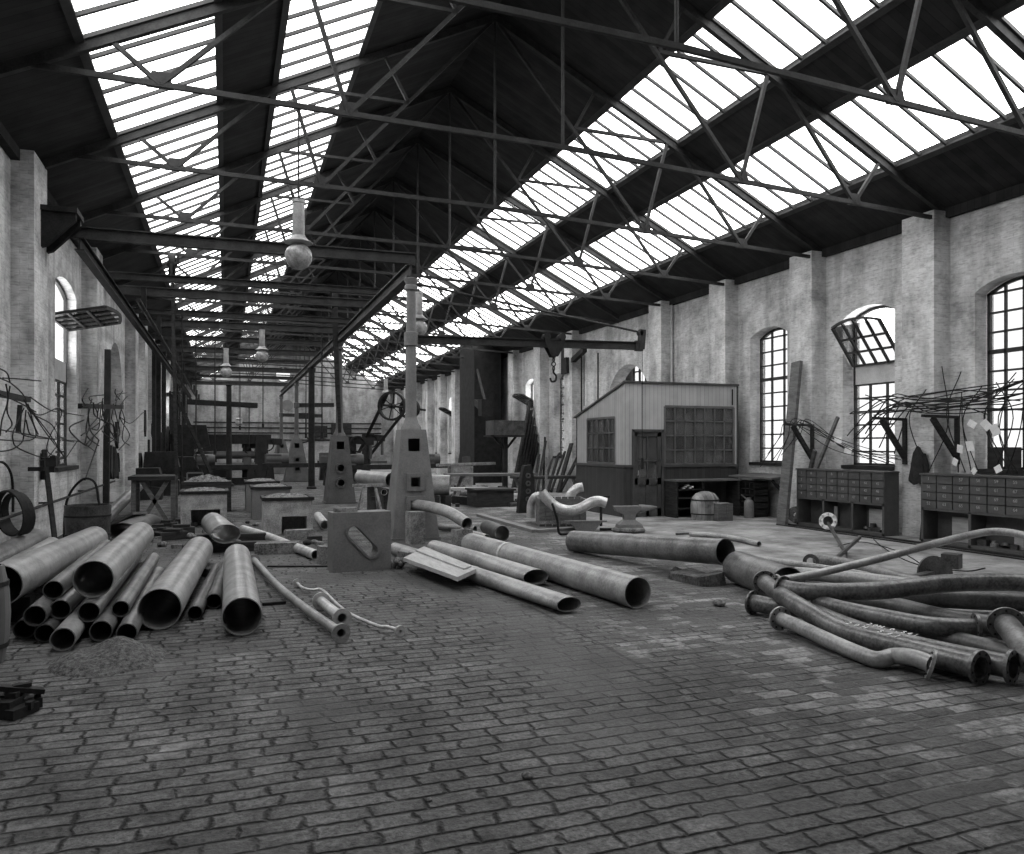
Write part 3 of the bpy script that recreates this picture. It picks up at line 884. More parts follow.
single('drive_belt', m, M_woodd, 'long leather belt hanging from the pulley beside the dark roof', 'belt', (c1.x, c1.y, 1.0))
c2 = V(334, 299, 22.5)
pulley(c2, (1, 0, 0), .27, .14, 'drive_pulley', 'dark pulley in the roof space above the second crane pillar')
m = MB()
for s in (-1, 1): m.beam(c2 + Vector((0, s * .26, 0)), Vector((GX, 23.9 + s * .12, 2.01)), .09, .012, (0, 1, 0))
single('drive_belt', m, M_woodd, 'narrow belt dropping from the roof pulley to the second crane pillar', 'belt', (GX, 23.9, 2.01))
c3 = V(392, 406, 33); c3b = V(404, 408, 33.6)
pulley(c3, (.55, .8, 0), .62, .2, 'drive_pulley', 'big spoked belt wheel on the shaft beside the crane column', 6, 'wheel')
pulley(c3b + Vector((.35, .5, 0)), (.55, .8, 0), .45, .25, 'drive_pulley', 'smaller pulley on the same shaft behind the big spoked wheel')
e3 = V(361, 455, 36)
m = MB(); m.beam(c3 + Vector((-.2, 0, .5)), e3 + Vector((-.1, 0, .1)), .16, .015); m.beam(c3 + Vector((.35, 0, -.45)), e3 + Vector((.35, 0, -.1)), .16, .015)
single('drive_belt', m, M_woodd, 'slanting double belt running down from the big spoked wheel', 'belt', tuple(e3))
m = MB().tube([c3 + Vector((-.5, -.75, 0)), c3 + Vector((2.2, 3.2, 0))], .05, 10)
m.beam(c3 + Vector((.9, 1.3, 0)), Vector((c3.x + .9, c3.y + 1.3, 6.2)), .08, .08)
single('line_shaft', m, M_iron, 'short overhead shaft on hangers that carries the big spoked wheel', 'shaft', tuple(c3))
m = MB().tube([(-1.6, 16.9, 4.55), (-1.6, 55, 4.55)], .045, 10)
for y in range(18, 55, 4): m.beam((-1.6, y, 4.5), (-1.6, y, 5.0), .08, .1)
single('line_shaft', m, M_iron, 'long overhead shaft beside the girder at the window wall with tangled rods', 'shaft', (-1.6, 17, 4.55))
# ================================================================== the wooden foreman's office
OX0, OX1, OYF, OYB = 8.92, 12.06, 16.65, 19.42
ZF, ZB, ZD = 3.2, 2.46, 1.22
office = thing('foreman_office', 'small boarded office cabin, pale above and dark below, with glazed front', 'office', (OX0, OYF, 0))
TH = .06
def wall_with_holes(mb, A, u, n, L, z0, z1f, holes):
    """upright boarded wall from A along u, height given by z1f(s), holes (s0, s1, za, zb)"""
    cuts = sorted({0, L} | {s for h in holes for s in h[:2]})
    for a, b in zip(cuts, cuts[1:]):
        hs = [h for h in holes if h[0] <= (a + b) / 2 <= h[1]]
        segs = []
        z = z0
        for h in sorted(hs, key=lambda q: q[2]):
            if h[2] > z: segs.append((z, h[2], h[2]))
            z = h[3]
        segs.append((z, z1f(a), z1f(b)))
        for za, zb1, zb2 in segs:
            if zb1 <= za + .001: continue
            p = [A + u * a + Vector((0, 0, za)), A + u * b + Vector((0, 0, za)), A + u * b + Vector((0, 0, zb2)), A + u * a + Vector((0, 0, zb1))]
            mb.prism(p, n * TH)
XA = Vector((1, 0, 0)); YA = Vector((0, 1, 0))
F0 = Vector((OX0, OYF, 0)); LF = OX1 - OX0
door = (.24, .98, 0, 2.04); fwin = (1.06, LF - .06, 1.25, 2.66)
up = MB(); wall_with_holes(up, F0, XA, YA, LF, ZD, lambda s: ZF, [(door[0], door[1], ZD, door[3]), (fwin[0], fwin[1], ZD, fwin[3])])
LS = OYB - OYF
swin = (.52, 2.1, 1.27, 2.4)
sl = lambda s: ZF + (ZB - ZF) * s / LS
wall_with_holes(up, F0 + YA * TH, YA, XA, LS - TH, ZD, lambda s: sl(s + TH), [(swin[0] - TH, swin[1] - TH, ZD, swin[3])])
up.build('upper_boarding', M_offup, office, smooth=False)
lo = MB(); wall_with_holes(lo, F0 - YA * .015, XA, YA, LF, 0, lambda s: ZD, [(door[0], door[1], 0, ZD)])
wall_with_holes(lo, F0 - XA * .015 + YA * (TH - .015), YA, XA, LS - TH, 0, lambda s: ZD, [])
lo.build('dado_boarding', M_offlow, office, smooth=False)
bk = MB(); wall_with_holes(bk, Vector((OX0, OYB, 0)), XA, -YA, LF, 0, lambda s: ZB, [])
wall_with_holes(bk, Vector((OX1 + .06, OYF, 0)), YA, -XA, LS, 0, sl, [])
bk.build('rear_boarding', M_offlow, office, smooth=False)
rf = MB().prism([(OX0 - .06, OYF - .06, ZF + .01), (OX0 - .06, OYB + .06, ZB - .01), (OX0 - .06, OYB + .06, ZB + .03), (OX0 - .06, OYF - .06, ZF + .05)], (LF + .1, 0, 0))
rf.build('roof', M_offtrim, office, smooth=False)
cp = MB().span((OX0 - .03, OYF - .05, ZD - .03), (OX0 + door[0], OYF - .01, ZD + .03)).span((OX0 + door[1], OYF - .05, ZD - .03), (OX1, OYF - .01, ZD + .03))
cp.span((OX0 - .05, OYF - .03, ZD - .03), (OX0 - .01, OYB, ZD + .03))
cp.build('dado_rail', M_offtrim, office)
def lights(mb, A, u, s0, s1, za, zb, cols, rows, n, th=.03):
    for i in range(cols + 1):
        s = s0 + (s1 - s0) * i / cols; w = th * (2 if i in (0, cols) else 1)
        mb.beam(A + u * s + Vector((0, 0, za)), A + u * s + Vector((0, 0, zb)), w, .05, n)
    for j in range(rows + 1):
        z = za + (zb - za) * j / rows; w = th * (2 if j in (0, rows) else 1)
        mb.beam(A + u * s0 + Vector((0, 0, z)), A + u * s1 + Vector((0, 0, z)), .05, w)
fw = MB(); lights(fw, F0 + YA * .02, XA, fwin[0] + .02, fwin[1] - .02, fwin[2], fwin[3], 7, 4, YA)
fwo = fw.build('front_window', M_sash, office)
MB().prism([F0 + XA * fwin[0] + YA * .03 + Vector((0, 0, fwin[2])), F0 + XA * fwin[1] + YA * .03 + Vector((0, 0, fwin[2])), F0 + XA * fwin[1] + YA * .03 + Vector((0, 0, fwin[3])), F0 + XA * fwin[0] + YA * .03 + Vector((0, 0, fwin[3]))], (0, .005, 0)).build('pane', M_oglass, fwo)
sw = MB(); lights(sw, F0 + XA * .02, YA, swin[0], swin[1], swin[2], swin[3], 5, 3, XA)
swo = sw.build('side_window', M_sash, office)
MB().prism([F0 + YA * swin[0] + XA * .03 + Vector((0, 0, swin[2])), F0 + YA * swin[1] + XA * .03 + Vector((0, 0, swin[2])), F0 + YA * swin[1] + XA * .03 + Vector((0, 0, swin[3])), F0 + YA * swin[0] + XA * .03 + Vector((0, 0, swin[3]))], (.005, 0, 0)).build('pane', M_oglass, swo)
# door: ledged lower panels, glazed upper part
D0 = F0 + XA * door[0]; DW = door[1] - door[0]
dm = MB()
for s in (.05, DW - .05): dm.beam(D0 + XA * s + YA * .03, D0 + XA * s + YA * .03 + Vector((0, 0, 2.02)), .1, .045, YA)
for z, w in ((.1, .2), (.85, .16), (1.98, .1), (1.35, .04)): dm.beam(D0 + YA * .03 + Vector((0, 0, z)), D0 + YA * .03 + XA * DW + Vector((0, 0, z)), .045, w)
dm.beam(D0 + YA * .03 + XA * DW / 2, D0 + YA * .03 + XA * DW / 2 + Vector((0, 0, .9)), .08, .045, YA)
dm.span(D0 + YA * .035 + Vector((0, 0, 0)), D0 + YA * .05 + XA * DW + Vector((0, 0, .8)))
dm.beam(D0 + YA * .03 + XA * DW / 2 + Vector((0, 0, .9)), D0 + YA * .03 + XA * DW / 2 + Vector((0, 0, 2)), .04, .04, YA)
do = dm.build('door', M_offtrim, office)
MB().span(D0 + YA * .035 + XA * .08 + Vector((0, 0, .9)), D0 + YA * .04 + XA * (DW - .08) + Vector((0, 0, 1.95))).build('pane', M_oglass, do)
MB().tube([D0 + XA * .09 + YA * 0 + Vector((0, 0, 1.0)), D0 + XA * .09 - YA * .05 + Vector((0, 0, 1.02)), D0 + XA * .09 - YA * .05 + Vector((0, 0, 1.12))], .012, 8).build('handle', M_lampm, do)
dj = MB()
for s in (-.03, DW + .03): dj.beam(D0 + XA * s - YA * .01, D0 + XA * s - YA * .01 + Vector((0, 0, 2.08)), .06, .05, YA)
dj.beam(D0 + XA * -.06 - YA * .01 + Vector((0, 0, 2.07)), D0 + XA * (DW + .06) - YA * .01 + Vector((0, 0, 2.07)), .05, .06)
dj.build('door_frame', M_offtrim, office)
MB().beam((OX1 - .14, OYF - .03, 2.72), (OX1 - .14, OYF - .03, 3.12), .03, .02).build('post_strip', M_iron, office)
# things on the office sill
m = MB().box((11.15, 17.0, 1.46), (.42, .25, .4)).box((11.15, 16.85, 1.5), (.3, .06, .25))
m.span((10.4, 16.75, 1.2), (11.95, 17.25, 1.26)); m.span((10.5, 16.8, 0), (10.56, 17.2, 1.2)); m.span((11.8, 16.8, 0), (11.86, 17.2, 1.2))
m.build('desk', M_woodd, office)
for xx in (10.75, 11.6, 11.72):
    MB().box((xx, 16.95, 1.36), (.07, .1, .2)).build('ledger', M_paper, office)

# bench before the office front with open racks beneath
t = thing('work_bench', 'low dark workbench against the office front, open racks under its flat top', 'bench', (10.0, 16.2, 0))
MB().span((9.95, 16.05, .86), (11.78, 16.6, .9)).build('bench_top', M_wood, t)
m = MB()
for x in (10.0, 10.72): m.span((x - .03, 16.1, 0), (x + .03, 16.58, .86))
for z in (.2, .45, .65): m.span((10.0, 16.1, z), (10.72, 16.58, z + .025))
m.build('bench_frame', M_woodd, t)
MB().span((11.71, 16.1, 0), (11.77, 16.58, .86)).build('leg', M_woodd, t)
for i in range(5):
    m = MB().beam((10.2 + .06 * i, 16.12, .7 + .03 * (i % 3)), (10.28 + .06 * i, 16.4, .7 + .03 * (i % 3)), .05, .03)
    single('paper_roll', m, M_paper, 'white paper scrap tucked in the top rack under the dark workbench', 'paper', (10.2 + .06 * i, 16.2, .7), 'paper scraps in the bench rack')
# vertical-staved keg and slatted crate under the bench
a = G(691, 519.5); b = G(721, 519.5)
kx, ky = a.x + .3, a.y - .12
t = thing('wooden_keg', 'round-topped keg of pale upright staves standing before the workbench', 'keg', (kx, ky, 0))
m = MB().lathe([(.30, 0), (.325, .15), (.33, .35), (.30, .5), (.22, .6), (.1, .65)], (kx, ky, 0), 32)
m.build('staves', boards('keg_staves', .06, .42, 'X', .06), t)
MB().ring((kx, ky, .14), (0, 0, 1), .332, .31, .025, 32).build('hoop', M_iron, t)
MB().ring((kx, ky, .46), (0, 0, 1), .325, .29, .025, 32).build('hoop', M_iron, t)
cx, cy = b.x - .14, b.y - .2
t = thing('slatted_crate', 'short pale slatted crate pressed against the round-topped keg', 'crate', (cx, cy, 0))
m = MB()
for i in range(7): m.span((cx - .2 + i * .06, cy - .16, 0), (cx - .15 + i * .06, cy - .13, .4))
for i in range(6): m.span((cx - .2, cy - .12 + i * .055, 0), (cx - .17, cy - .075 + i * .055, .4)); m.span((cx + .17, cy - .12 + i * .055, 0), (cx + .2, cy - .075 + i * .055, .4))
m.build('slats', M_wood, t)
MB().span((cx - .2, cy - .13, .0), (cx + .2, cy + .2, .03)).span((cx - .2, cy - .13, .37), (cx + .2, cy + .2, .4)).build('boards', M_timber, t)
# bench under the window, with a strut and pigeonholes below
t = thing('wall_bench', 'sloping wall bench below the tall barred window beside the office', 'bench', (12.0, 15.7, 0))
MB().prism([(11.75, 14.9, .93), (12.48, 14.9, .99), (12.48, 16.55, .99), (11.75, 16.55, .93)], (0, 0, .04)).build('bench_top', M_wood, t)
MB().beam((11.85, 15.0, .9), (12.45, 15.0, .35), .06, .06).build('strut', M_woodd, t)
t = thing('pigeonhole_rack', 'dark rack of square pigeonholes under the wall bench', 'rack', (11.9, 16.2, 0))
m = MB()
for i in range(6): m.span((11.82, 15.62 + i * .17, 0), (12.2, 15.645 + i * .17, .85))
for j in range(6): m.span((11.82, 15.62, .02 + j * .16), (12.2, 16.5, .045 + j * .16))
m.span((12.2, 15.62, 0), (12.22, 16.5, .85))
m.build('compartments', M_woodd, t)
p = G(749, 518)
t = thing('oil_can', 'grey metal can with a slanting spout before the pigeonhole rack', 'can', (p.x, p.y, 0))
MB().lathe([(.11, 0), (.115, .02), (.115, .36), (.08, .42), (.05, .44), (.05, .48)], (p.x, p.y, 0), 18).build('can_body', M_cast, t)
MB().tube([(p.x, p.y, .40), (p.x - .18, p.y + .05, .55)], .018, 8).build('spout', M_cast, t)
# ================================================================== numbered cabinets along the whitewashed wall
def text_mesh(s, size, name, mat, parent, M, at):
    cu = bpy.data.curves.new(name, 'FONT'); cu.body = s; cu.size = size; cu.align_x = 'CENTER'; cu.align_y = 'CENTER'; cu.extrude = .0015
    tmp = bpy.data.objects.new(name, cu); C.objects.link(tmp)
    dg = bpy.context.evaluated_depsgraph_get()
    me = bpy.data.meshes.new_from_object(tmp.evaluated_get(dg))
    bpy.data.objects.remove(tmp)
    me.transform(M)
    me.materials.clear(); me.materials.append(mat)
    o = bpy.data.objects.new(name, me); C.objects.link(o); o.parent = parent
    q = parent
    while q.parent: q = q.parent
    o.location = Vector(at) - Vector(q['_at'])
    return o
FACE_W = Matrix(((0, 0, -1, 0), (-1, 0, 0, 0), (0, 1, 0, 0), (0, 0, 0, 1)))     # text facing -X

def cabinet(xf, xb, y0, y1, cols, nums, label, zt=1.22, zm=.60, zl=.10):
    """y1 is the far end; compartments counted from the far end"""
    t = thing('locker_cabinet', label, 'cabinet', ((xf + xb) / 2, (y0 + y1) / 2, 0), 'numbered locker cabinets')
    m = MB()
    m.span((xf + .03, y0, zm), (xb, y1, zt - .03))
    m.span((xf - .02, y0 - .02, zt - .03), (xb, y1 + .02, zt))
    ends = [y1 - (y1 - y0) * i / 3 for i in range(4)]
    for y in ends:
        yy = min(max(y, y0 + .02), y1 - .02)
        m.span((xf, yy - .025, 0), (xb, yy + .025, zm if y not in (y0, y1) else zt - .03))
    m.span((xf, y0, 0), (xb - .02, y1, .05))
    m.span((xf, y0, zm - .03), (xf + .04, y1, zm + .01))
    m.span((xb - .02, y0, 0), (xb, y1, zm))
    m.build('carcass', M_cab, t, smooth=False)
    w = (y1 - y0) / cols; h = (zt - .04 - zm) / 4
    for c in range(cols):
        for r in range(4):
            yc = y1 - w * (c + .5); zc = zt - .035 - h * (r + .5)
            d = MB().box((xf + .012, yc, zc), (.036, w - .022, h - .016)).build('locker_door', M_cab, t, smooth=False)
            s = nums.get((c, r))
            if s: text_mesh(s, .075, 'door_number', M_num, d, FACE_W, (xf - .0075, yc, zc + .015))
    return t
n1 = {(0, 3): '4', (1, 1): '8', (1, 2): '31', (1, 3): '12', (2, 1): '9', (2, 2): '16', (2, 3): '13', (3, 0): '5', (3, 1): '10', (3, 2): '32', (3, 3): '14', (4, 1): '11', (4, 2): '33', (4, 3): '15',
      (0, 0): '1', (0, 1): '2', (0, 2): '3', (5, 1): '41', (5, 2): '11', (5, 3): '47', (6, 1): '44', (6, 2): '42', (6, 3): '48', (7, 1): '45', (7, 2): '46', (7, 3): '49', (1, 0): '6', (4, 0): '7'}
n2 = {(0, 0): '1', (0, 1): '56', (0, 2): '51', (0, 3): '52', (1, 1): '60', (1, 2): '62', (1, 3): '63', (2, 1): '67', (2, 2): '61', (2, 3): '65', (3, 1): '60', (3, 2): '18', (3, 3): '66', (4, 1): '61', (4, 2): '69', (4, 3): '63',
      (5, 1): '67', (5, 2): '68', (5, 3): '64', (6, 1): '70', (6, 2): '71', (6, 3): '72', (7, 1): '73', (7, 2): '74', (7, 3): '75', (2, 0): '57', (3, 0): '58', (4, 0): '59', (5, 0): '55'}
CX0, CX1 = 11.62, 11.98
cabinet(CX0, CX1, 11.5, 13.9, 8, n1, 'dark cabinet of small numbered lockers under the open hopper window')
cabinet(CX0, CX1, 7.75, 10.66, 9, n2, 'dark cabinet of small numbered lockers between the hanging coat and the photograph edge')

# odds and ends stored in the open bottoms of the cabinets
k = 0
for y in (11.72, 11.84, 11.97, 12.15, 13.3, 13.05, 9.75, 9.6, 9.4, 9.2, 9.05, 8.6, 8.75, 8.3):
    r = .06 + .05 * rnd.random()
    m = MB()
    if k % 3 == 0: m.ring((CX0 + .22, y, .05 + r * .5), (.4, .1, 1), r, r * .5, .05, 16)
    elif k % 3 == 1: m.box((CX0 + .2, y, .05 + r * .6), (r * 2, r * 1.6, r * 1.2), rz=.4)
    else: m.lathe([(r, .05), (r, .1), (r * .6, .12), (r * .6, .05 + r * 1.6)], (CX0 + .2, y, 0), 14)
    single('iron_fitting', m, M_steel3 if k % 4 else M_timber, 'small dark iron fitting lying in an open cabinet bottom', 'fitting', (CX0 + .2, y, .05), 'iron fittings in the cabinet bottoms')
    k += 1
for y, w, hh in ((13.2, .42, .40), (11.88, .5, .42), (10.0, .5, .42), (8.9, .4, .3)):
    m = MB().span((CX1 - .1, y - w / 2, .05), (CX1 - .07, y + w / 2, .05 + hh))
    single('pale_board', m, M_woodp, 'pale square board standing at the back of a cabinet bottom', 'board', (CX1 - .08, y, .05), 'pale boards in the cabinet bottoms')

# flange ring leaning on the cabinet, with the pair of crossed bars before it
p = V(828, 521, 15.6)
m = MB().ring(p, (-.75, -.6, .25), .17, .095, .03, 32)
for i in range(8):
    q = 2 * math.pi * i / 8
    u = Vector((-.6, .75, 0)).normalized(); v = Vector((-.75, -.6, .25)).normalized().cross(u)
    m.box(p + u * math.cos(q) * .14 + v * math.sin(q) * .14 + Vector((-.02, -.015, 0)), (.03, .03, .03))
single('flange_ring', m, M_white, 'pale drilled flange ring propped before the cabinet with the open hopper above', 'flange', (p.x, p.y, p.z - .17))

# bracket racks with thin bent rods laid over them
def rack_bracket(y, z, L, label, xw=XR - .40):
    t = thing('rack_bracket', label, 'bracket', (xw, y, z - .8))
    x = xw
    MB().span((x - .05, y - .04, z - .85), (x, y + .04, z + .02)).build('upright', M_woodd, t)
    MB().beam((x, y, z), (x - L, y, z + .02), .06, .05).build('arm', M_woodd, t)
    MB().beam((x - .03, y, z - .72), (x - L * .72, y, z - .02), .07, .09).build('brace', M_woodd, t)
rack_bracket(13.95, 2.15, .75, 'timber wall bracket above the far end of the cabinet below the hopper window')
rack_bracket(11.45, 2.2, .8, 'timber wall bracket on the pier above the cabinet corner by the coat')
rack_bracket(10.66, 2.22, .85, 'timber wall bracket over the coat, loaded with many bent rods', XR)
rack_bracket(8.75, 2.22, .85, 'timber wall bracket above the second cabinet near the wide window', XR)
def rod(pts, r, label, group, mat=None):
    m = MB().tube(smooth_path(pts, 6), r, 6)
    p = min((Vector(q) for q in pts), key=lambda q: q.z)
    return single('bent_rod', m, mat or M_iron, label, 'rod', tuple(p), group)
rr = random.Random(21)
xr = 11.55
LR = 'thin bent iron rod tangled over the bracket racks of the whitewashed pier'
for i in range(17):
    y0 = 10.7 + rr.uniform(-.15, .15); x = 11.6 + rr.uniform(-.1, .33); z = 2.28 + .02 * i
    L1 = rr.uniform(.5, 1.6); L2 = rr.uniform(1.2, 2.6)
    far = Vector((x + rr.uniform(-.2, .1), y0 + L1, z + rr.uniform(-.9, .25)))
    near = Vector((x + rr.uniform(-.2, .1), y0 - L2, z + rr.uniform(-.12, .35)))
    mid = Vector((x, y0 + L1 * .5, z + rr.uniform(-.05, .18)))
    rod([far, mid, (x, y0, z), (x, y0 - L2 * .5, z + rr.uniform(-.05, .1)), near], .011, LR, 'bent rods over the bracket racks')
for i in range(12):
    y0 = rr.uniform(8.9, 10.6); x = xr + rr.uniform(0, .4)
    a = Vector((x, y0, 1.25)); b = Vector((x + .1, y0 + rr.uniform(-.5, .5), rr.uniform(2.3, 3.1)))
    mid = (a + b) / 2 + Vector((-.15, rr.uniform(-.5, .5), rr.uniform(-.1, .2)))
    rod([a, mid, b], .009, 'thin rod standing among others on top of the second cabinet', 'rods standing on the second cabinet')
for i in range(8):
    y0 = 13.9 - .04 * i; x = xr - .1 + rr.uniform(-.2, .3)
    rod([(x - .2, y0 + rr.uniform(.3, .9), 1.2 + rr.uniform(.0, .5)), (x, y0 + .25, 1.9 + rr.uniform(-.1, .15)), (x, y0, 2.18 + .015 * i), (x, y0 - 1.2, 1.72 + rr.uniform(-.15, .15)), (x + .1, y0 - 2.45, 1.32 + .03 * i)], .008,
        'thin rod sloping down over the cabinet below the hopper window', 'rods sloping over the cabinet')
for (px, py, x, s) in ((876, 0, 0, 0),): pass
for i, (px, py, s) in enumerate(((838, 440, .12), (848, 451, .12), (972, 424, .1), (986, 425, .12), (995, 430, .13), (970, 446, .12), (960, 449, .1), (955, 462, .09), (974, 471, .08), (998, 469, .1))):
    q = wallpt(px, py, 11.5)
    m = MB().box(q, (.01, s * 1.35, s * 1.1), M=Matrix.Rotation(.3 * i, 3, 'X') @ Matrix.Rotation(.2, 3, 'Z'))
    single('paper_tag', m, M_paper, 'white paper tag tied among the thin bent rods', 'tag', tuple(q), 'paper tags on the rods')

# coats hung on the wall
def coat(c, h, w, ax, label, fold=.5):
    """a coat hung from one peg: wide folded cloth that narrows to the hook"""
    t = thing('hanging_coat', label, 'coat', (c[0], c[1], c[2] - h))
    m = MB(); n = 20; c = Vector(c); ax = Vector(ax).normalized(); nr = ax.cross(Vector((0, 0, 1)))
    prof = [(.12, 0), (.3, .07), (.55, .16), (.75, .35), (.85, .6), (1.0, .88), (.96, 1.0)]
    pts = []
    for wf_, zf_ in prof:
        for k in range(n):
            q = 2 * math.pi * k / n
            rip = 1 + .14 * math.sin(5 * q + zf_ * 3) * zf_
            pts.append(c + ax * (math.cos(q) * w / 2 * wf_ * rip) + nr * (math.sin(q) * .09 * (.4 + .6 * wf_) * rip) + Vector((0, 0, -h * zf_ - (.04 * math.sin(3 * q) if zf_ == 1 else 0))))
    fs = []
    for i in range(len(prof) - 1):
        for k in range(n):
            fs.append((i * n + k, i * n + (k + 1) % n, (i + 1) * n + (k + 1) % n, (i + 1) * n + k))
    fs += [tuple(range(n)), tuple((len(prof) - 1) * n + k for k in range(n))]
    m.add(pts, fs); m.build('coat_body', M_cloth, t)
    sl_ = MB()
    for s in (-1, 1):
        a = c + ax * s * w * .22 + Vector((0, 0, -h * .2)) + nr * .04
        sl_.tube([a, a + ax * s * w * .16 + Vector((0, 0, -h * .28)), a + ax * s * w * .2 + Vector((0, 0, -h * .62))], [.05, .05, .045], 10)
    sl_.build('sleeve', M_cloth, t)
    MB().tube([c + Vector((0, 0, .02)), c - nr * .0 + Vector((0, 0, -.06))], .012, 6).build('hook', M_iron, t)
q = wallpt(918, 447, XR - .52); coat(q, .66, .36, (0, 1, 0), 'black coat hung on the pier between the two locker cabinets')
q = wallpt(573, 446, 12.3); coat(q, .72, .36, (0, 1, 0), 'dark coat hung on the wall beside the sloping side of the office')
q = V(114, 447, 20.5); coat(q, .80, .42, (.25, 1, 0), 'black coat hung by the arched recess in the window wall with tangled rods')
for i, (yy, dz) in enumerate(((11.02, .0), (11.0, .06))):
    m = MB().beam((CX0 + .15, 10.75 + .06 * i, .0), (XR - .43, 10.9 + .05 * i, 1.1 + dz * 4), .03, .03)
    single('thin_bar', m, M_woodd, 'thin bar leaning on the pier below the black coat', 'bar', (CX0 + .15, 10.8, 0), 'bars under the coat')

# timbers leaning on the wall beside the cabinet
a, b = G(782, 525), wallpt(797, 362, 11.96)
m = MB().beam(a, b, .24, .07, (0, 1, 0))
m = MB().beam(a + Vector((0, 0, .0)), b, .28, .08, (-1, 0, .2))
t = single('leaning_plank', m, M_wood, 'tall broad plank leaning on the pier between cabinet and office', 'plank', tuple(a))
for (px, py, qx, qy, w, lab) in ((798, 520, 815, 450, .10, 'short plank leaning beside the tall broad plank'), (794, 523, 838, 417, .07, 'long thin batten crossing behind the cabinet end'), (784, 523, 789, 482, .07, 'stub of timber behind the tall broad plank')):
    a = G(px, py); b = wallpt(qx, qy, 11.98)
    single('leaning_plank', MB().beam(a, b, w, .05, (-1, 0, .2)), M_wood, lab, 'plank', tuple(a))
p = G(796, 522); m = MB().ring(p + Vector((-.1, -.1, .18)), (-.8, -.5, .35), .18, .05, .05, 20)
single('iron_pulley', m, M_steel3, 'small dark wheel leaning at the foot of the tall broad plank', 'pulley', (p.x, p.y, 0))

# wall crane bracket and service pipes beyond the office
q = wallpt(569, 366, 12.2)
t = thing('wall_hoist', 'dark hoist box with a sloping arm fixed high on the wall behind the trolley hook', 'hoist', (q.x, q.y, q.z - .4))
MB().box(q, (.45, .5, .6)).build('hoist_box', M_iron, t)
MB().beam(q + Vector((0, -.2, .12)), q + Vector((-.15, -1.7, .42)), .16, .18).build('arm', M_iron, t)
MB().beam(q + Vector((.1, .4, .3)), q + Vector((.1, .4, 1.2)), .35, .35).build('post', M_iron, t)
MB().tube([q + Vector((-.15, -1.65, .42)), q + Vector((-.15, -1.65, -1.6))], .015, 6).build('rope', M_iron, t)
for i, px in enumerate((579, 581.5, 598)):
    a = wallpt(px, 400, 12.4)
    m = MB().tube([(a.x, a.y, .2), (a.x, a.y, 5.6 - i * .3)], .03, 8)
    single('wall_pipe', m, M_iron, 'thin upright service pipe on the wall beside the office, %s from the arch' % ORD[2 - i], 'pipe', (a.x, a.y, .2), 'service pipes beside the office')
a = wallpt(570, 420, 12.35)
m = MB().tube(smooth_path([(a.x, a.y + .9, 2.75), (a.x, a.y + .2, 2.75), (a.x, a.y, 2.7), (a.x, a.y, 2.4), (a.x, a.y, 0)], 4), .03, 8)
single('wall_pipe', m, M_iron, 'bent service pipe that turns down beside the hanging coat and office', 'pipe', (a.x, a.y, 0))
for px in (634.5, 676.5):
    pass
for y in (20.3, 17.9, 20.9):
    m = MB().tube([(12.42, y, 3.3), (12.42, y, 5.9)], .03, 8)
    single('wall_pipe', m, M_wallp, 'upright pale pipe on the wall above the office roof', 'pipe', (12.42, y, 3.3), 'pale pipes above the office')
# ================================================================== big steel pipes
def pipe_thing(pts, r, label, mat, group=None, name='steel_pipe', flanges=(), smooth=True, th=.008, sq=None, fr=None, fm=None, n=28, nn=8, cat='pipe', axb=None, bolts=True):
    """hollow pipe; flanges lists which ends ('a', 'b') carry a drilled flange"""
    pts = [Vector(p) for p in pts]
    path = smooth_path(pts, nn) if len(pts) > 2 else [pts[0].lerp(pts[1], i / 10) for i in range(11)]
    base = min(path, key=lambda p: p.z).copy(); base.z -= r
    if not flanges:
        return single(name, MB().pipe(path, r, th, n, sq), mat, label, cat, tuple(base), group)
    t = thing(name, label, cat, tuple(base), group)
    MB().pipe(path, r, th, n, sq).build('pipe_body', mat, t)
    R_ = fr or r * 1.5
    for e in flanges:
        p, ax = (path[0], path[1] - path[0]) if e == 'a' else (path[-1], path[-1] - path[-2])
        if e == 'b' and axb is not None: ax = Vector(axb)
        ax.normalize()
        f = MB().ring(p, ax, R_, r - .004, .024, 32)
        u = ax.orthogonal().normalized(); v = ax.cross(u)
        fo = f.build('flange', fm or mat, t)
        if not bolts: continue
        bm_ = MB()
        for i in range(8):
            q = 2 * math.pi * i / 8 + .2
            c = p + (u * math.cos(q) + v * math.sin(q)) * (R_ + r) / 2
            bm_.tube([c - ax * .016, c + ax * .016], .009, 8)
        bm_.build('bolt_holes', M_iron, fo)
    return t

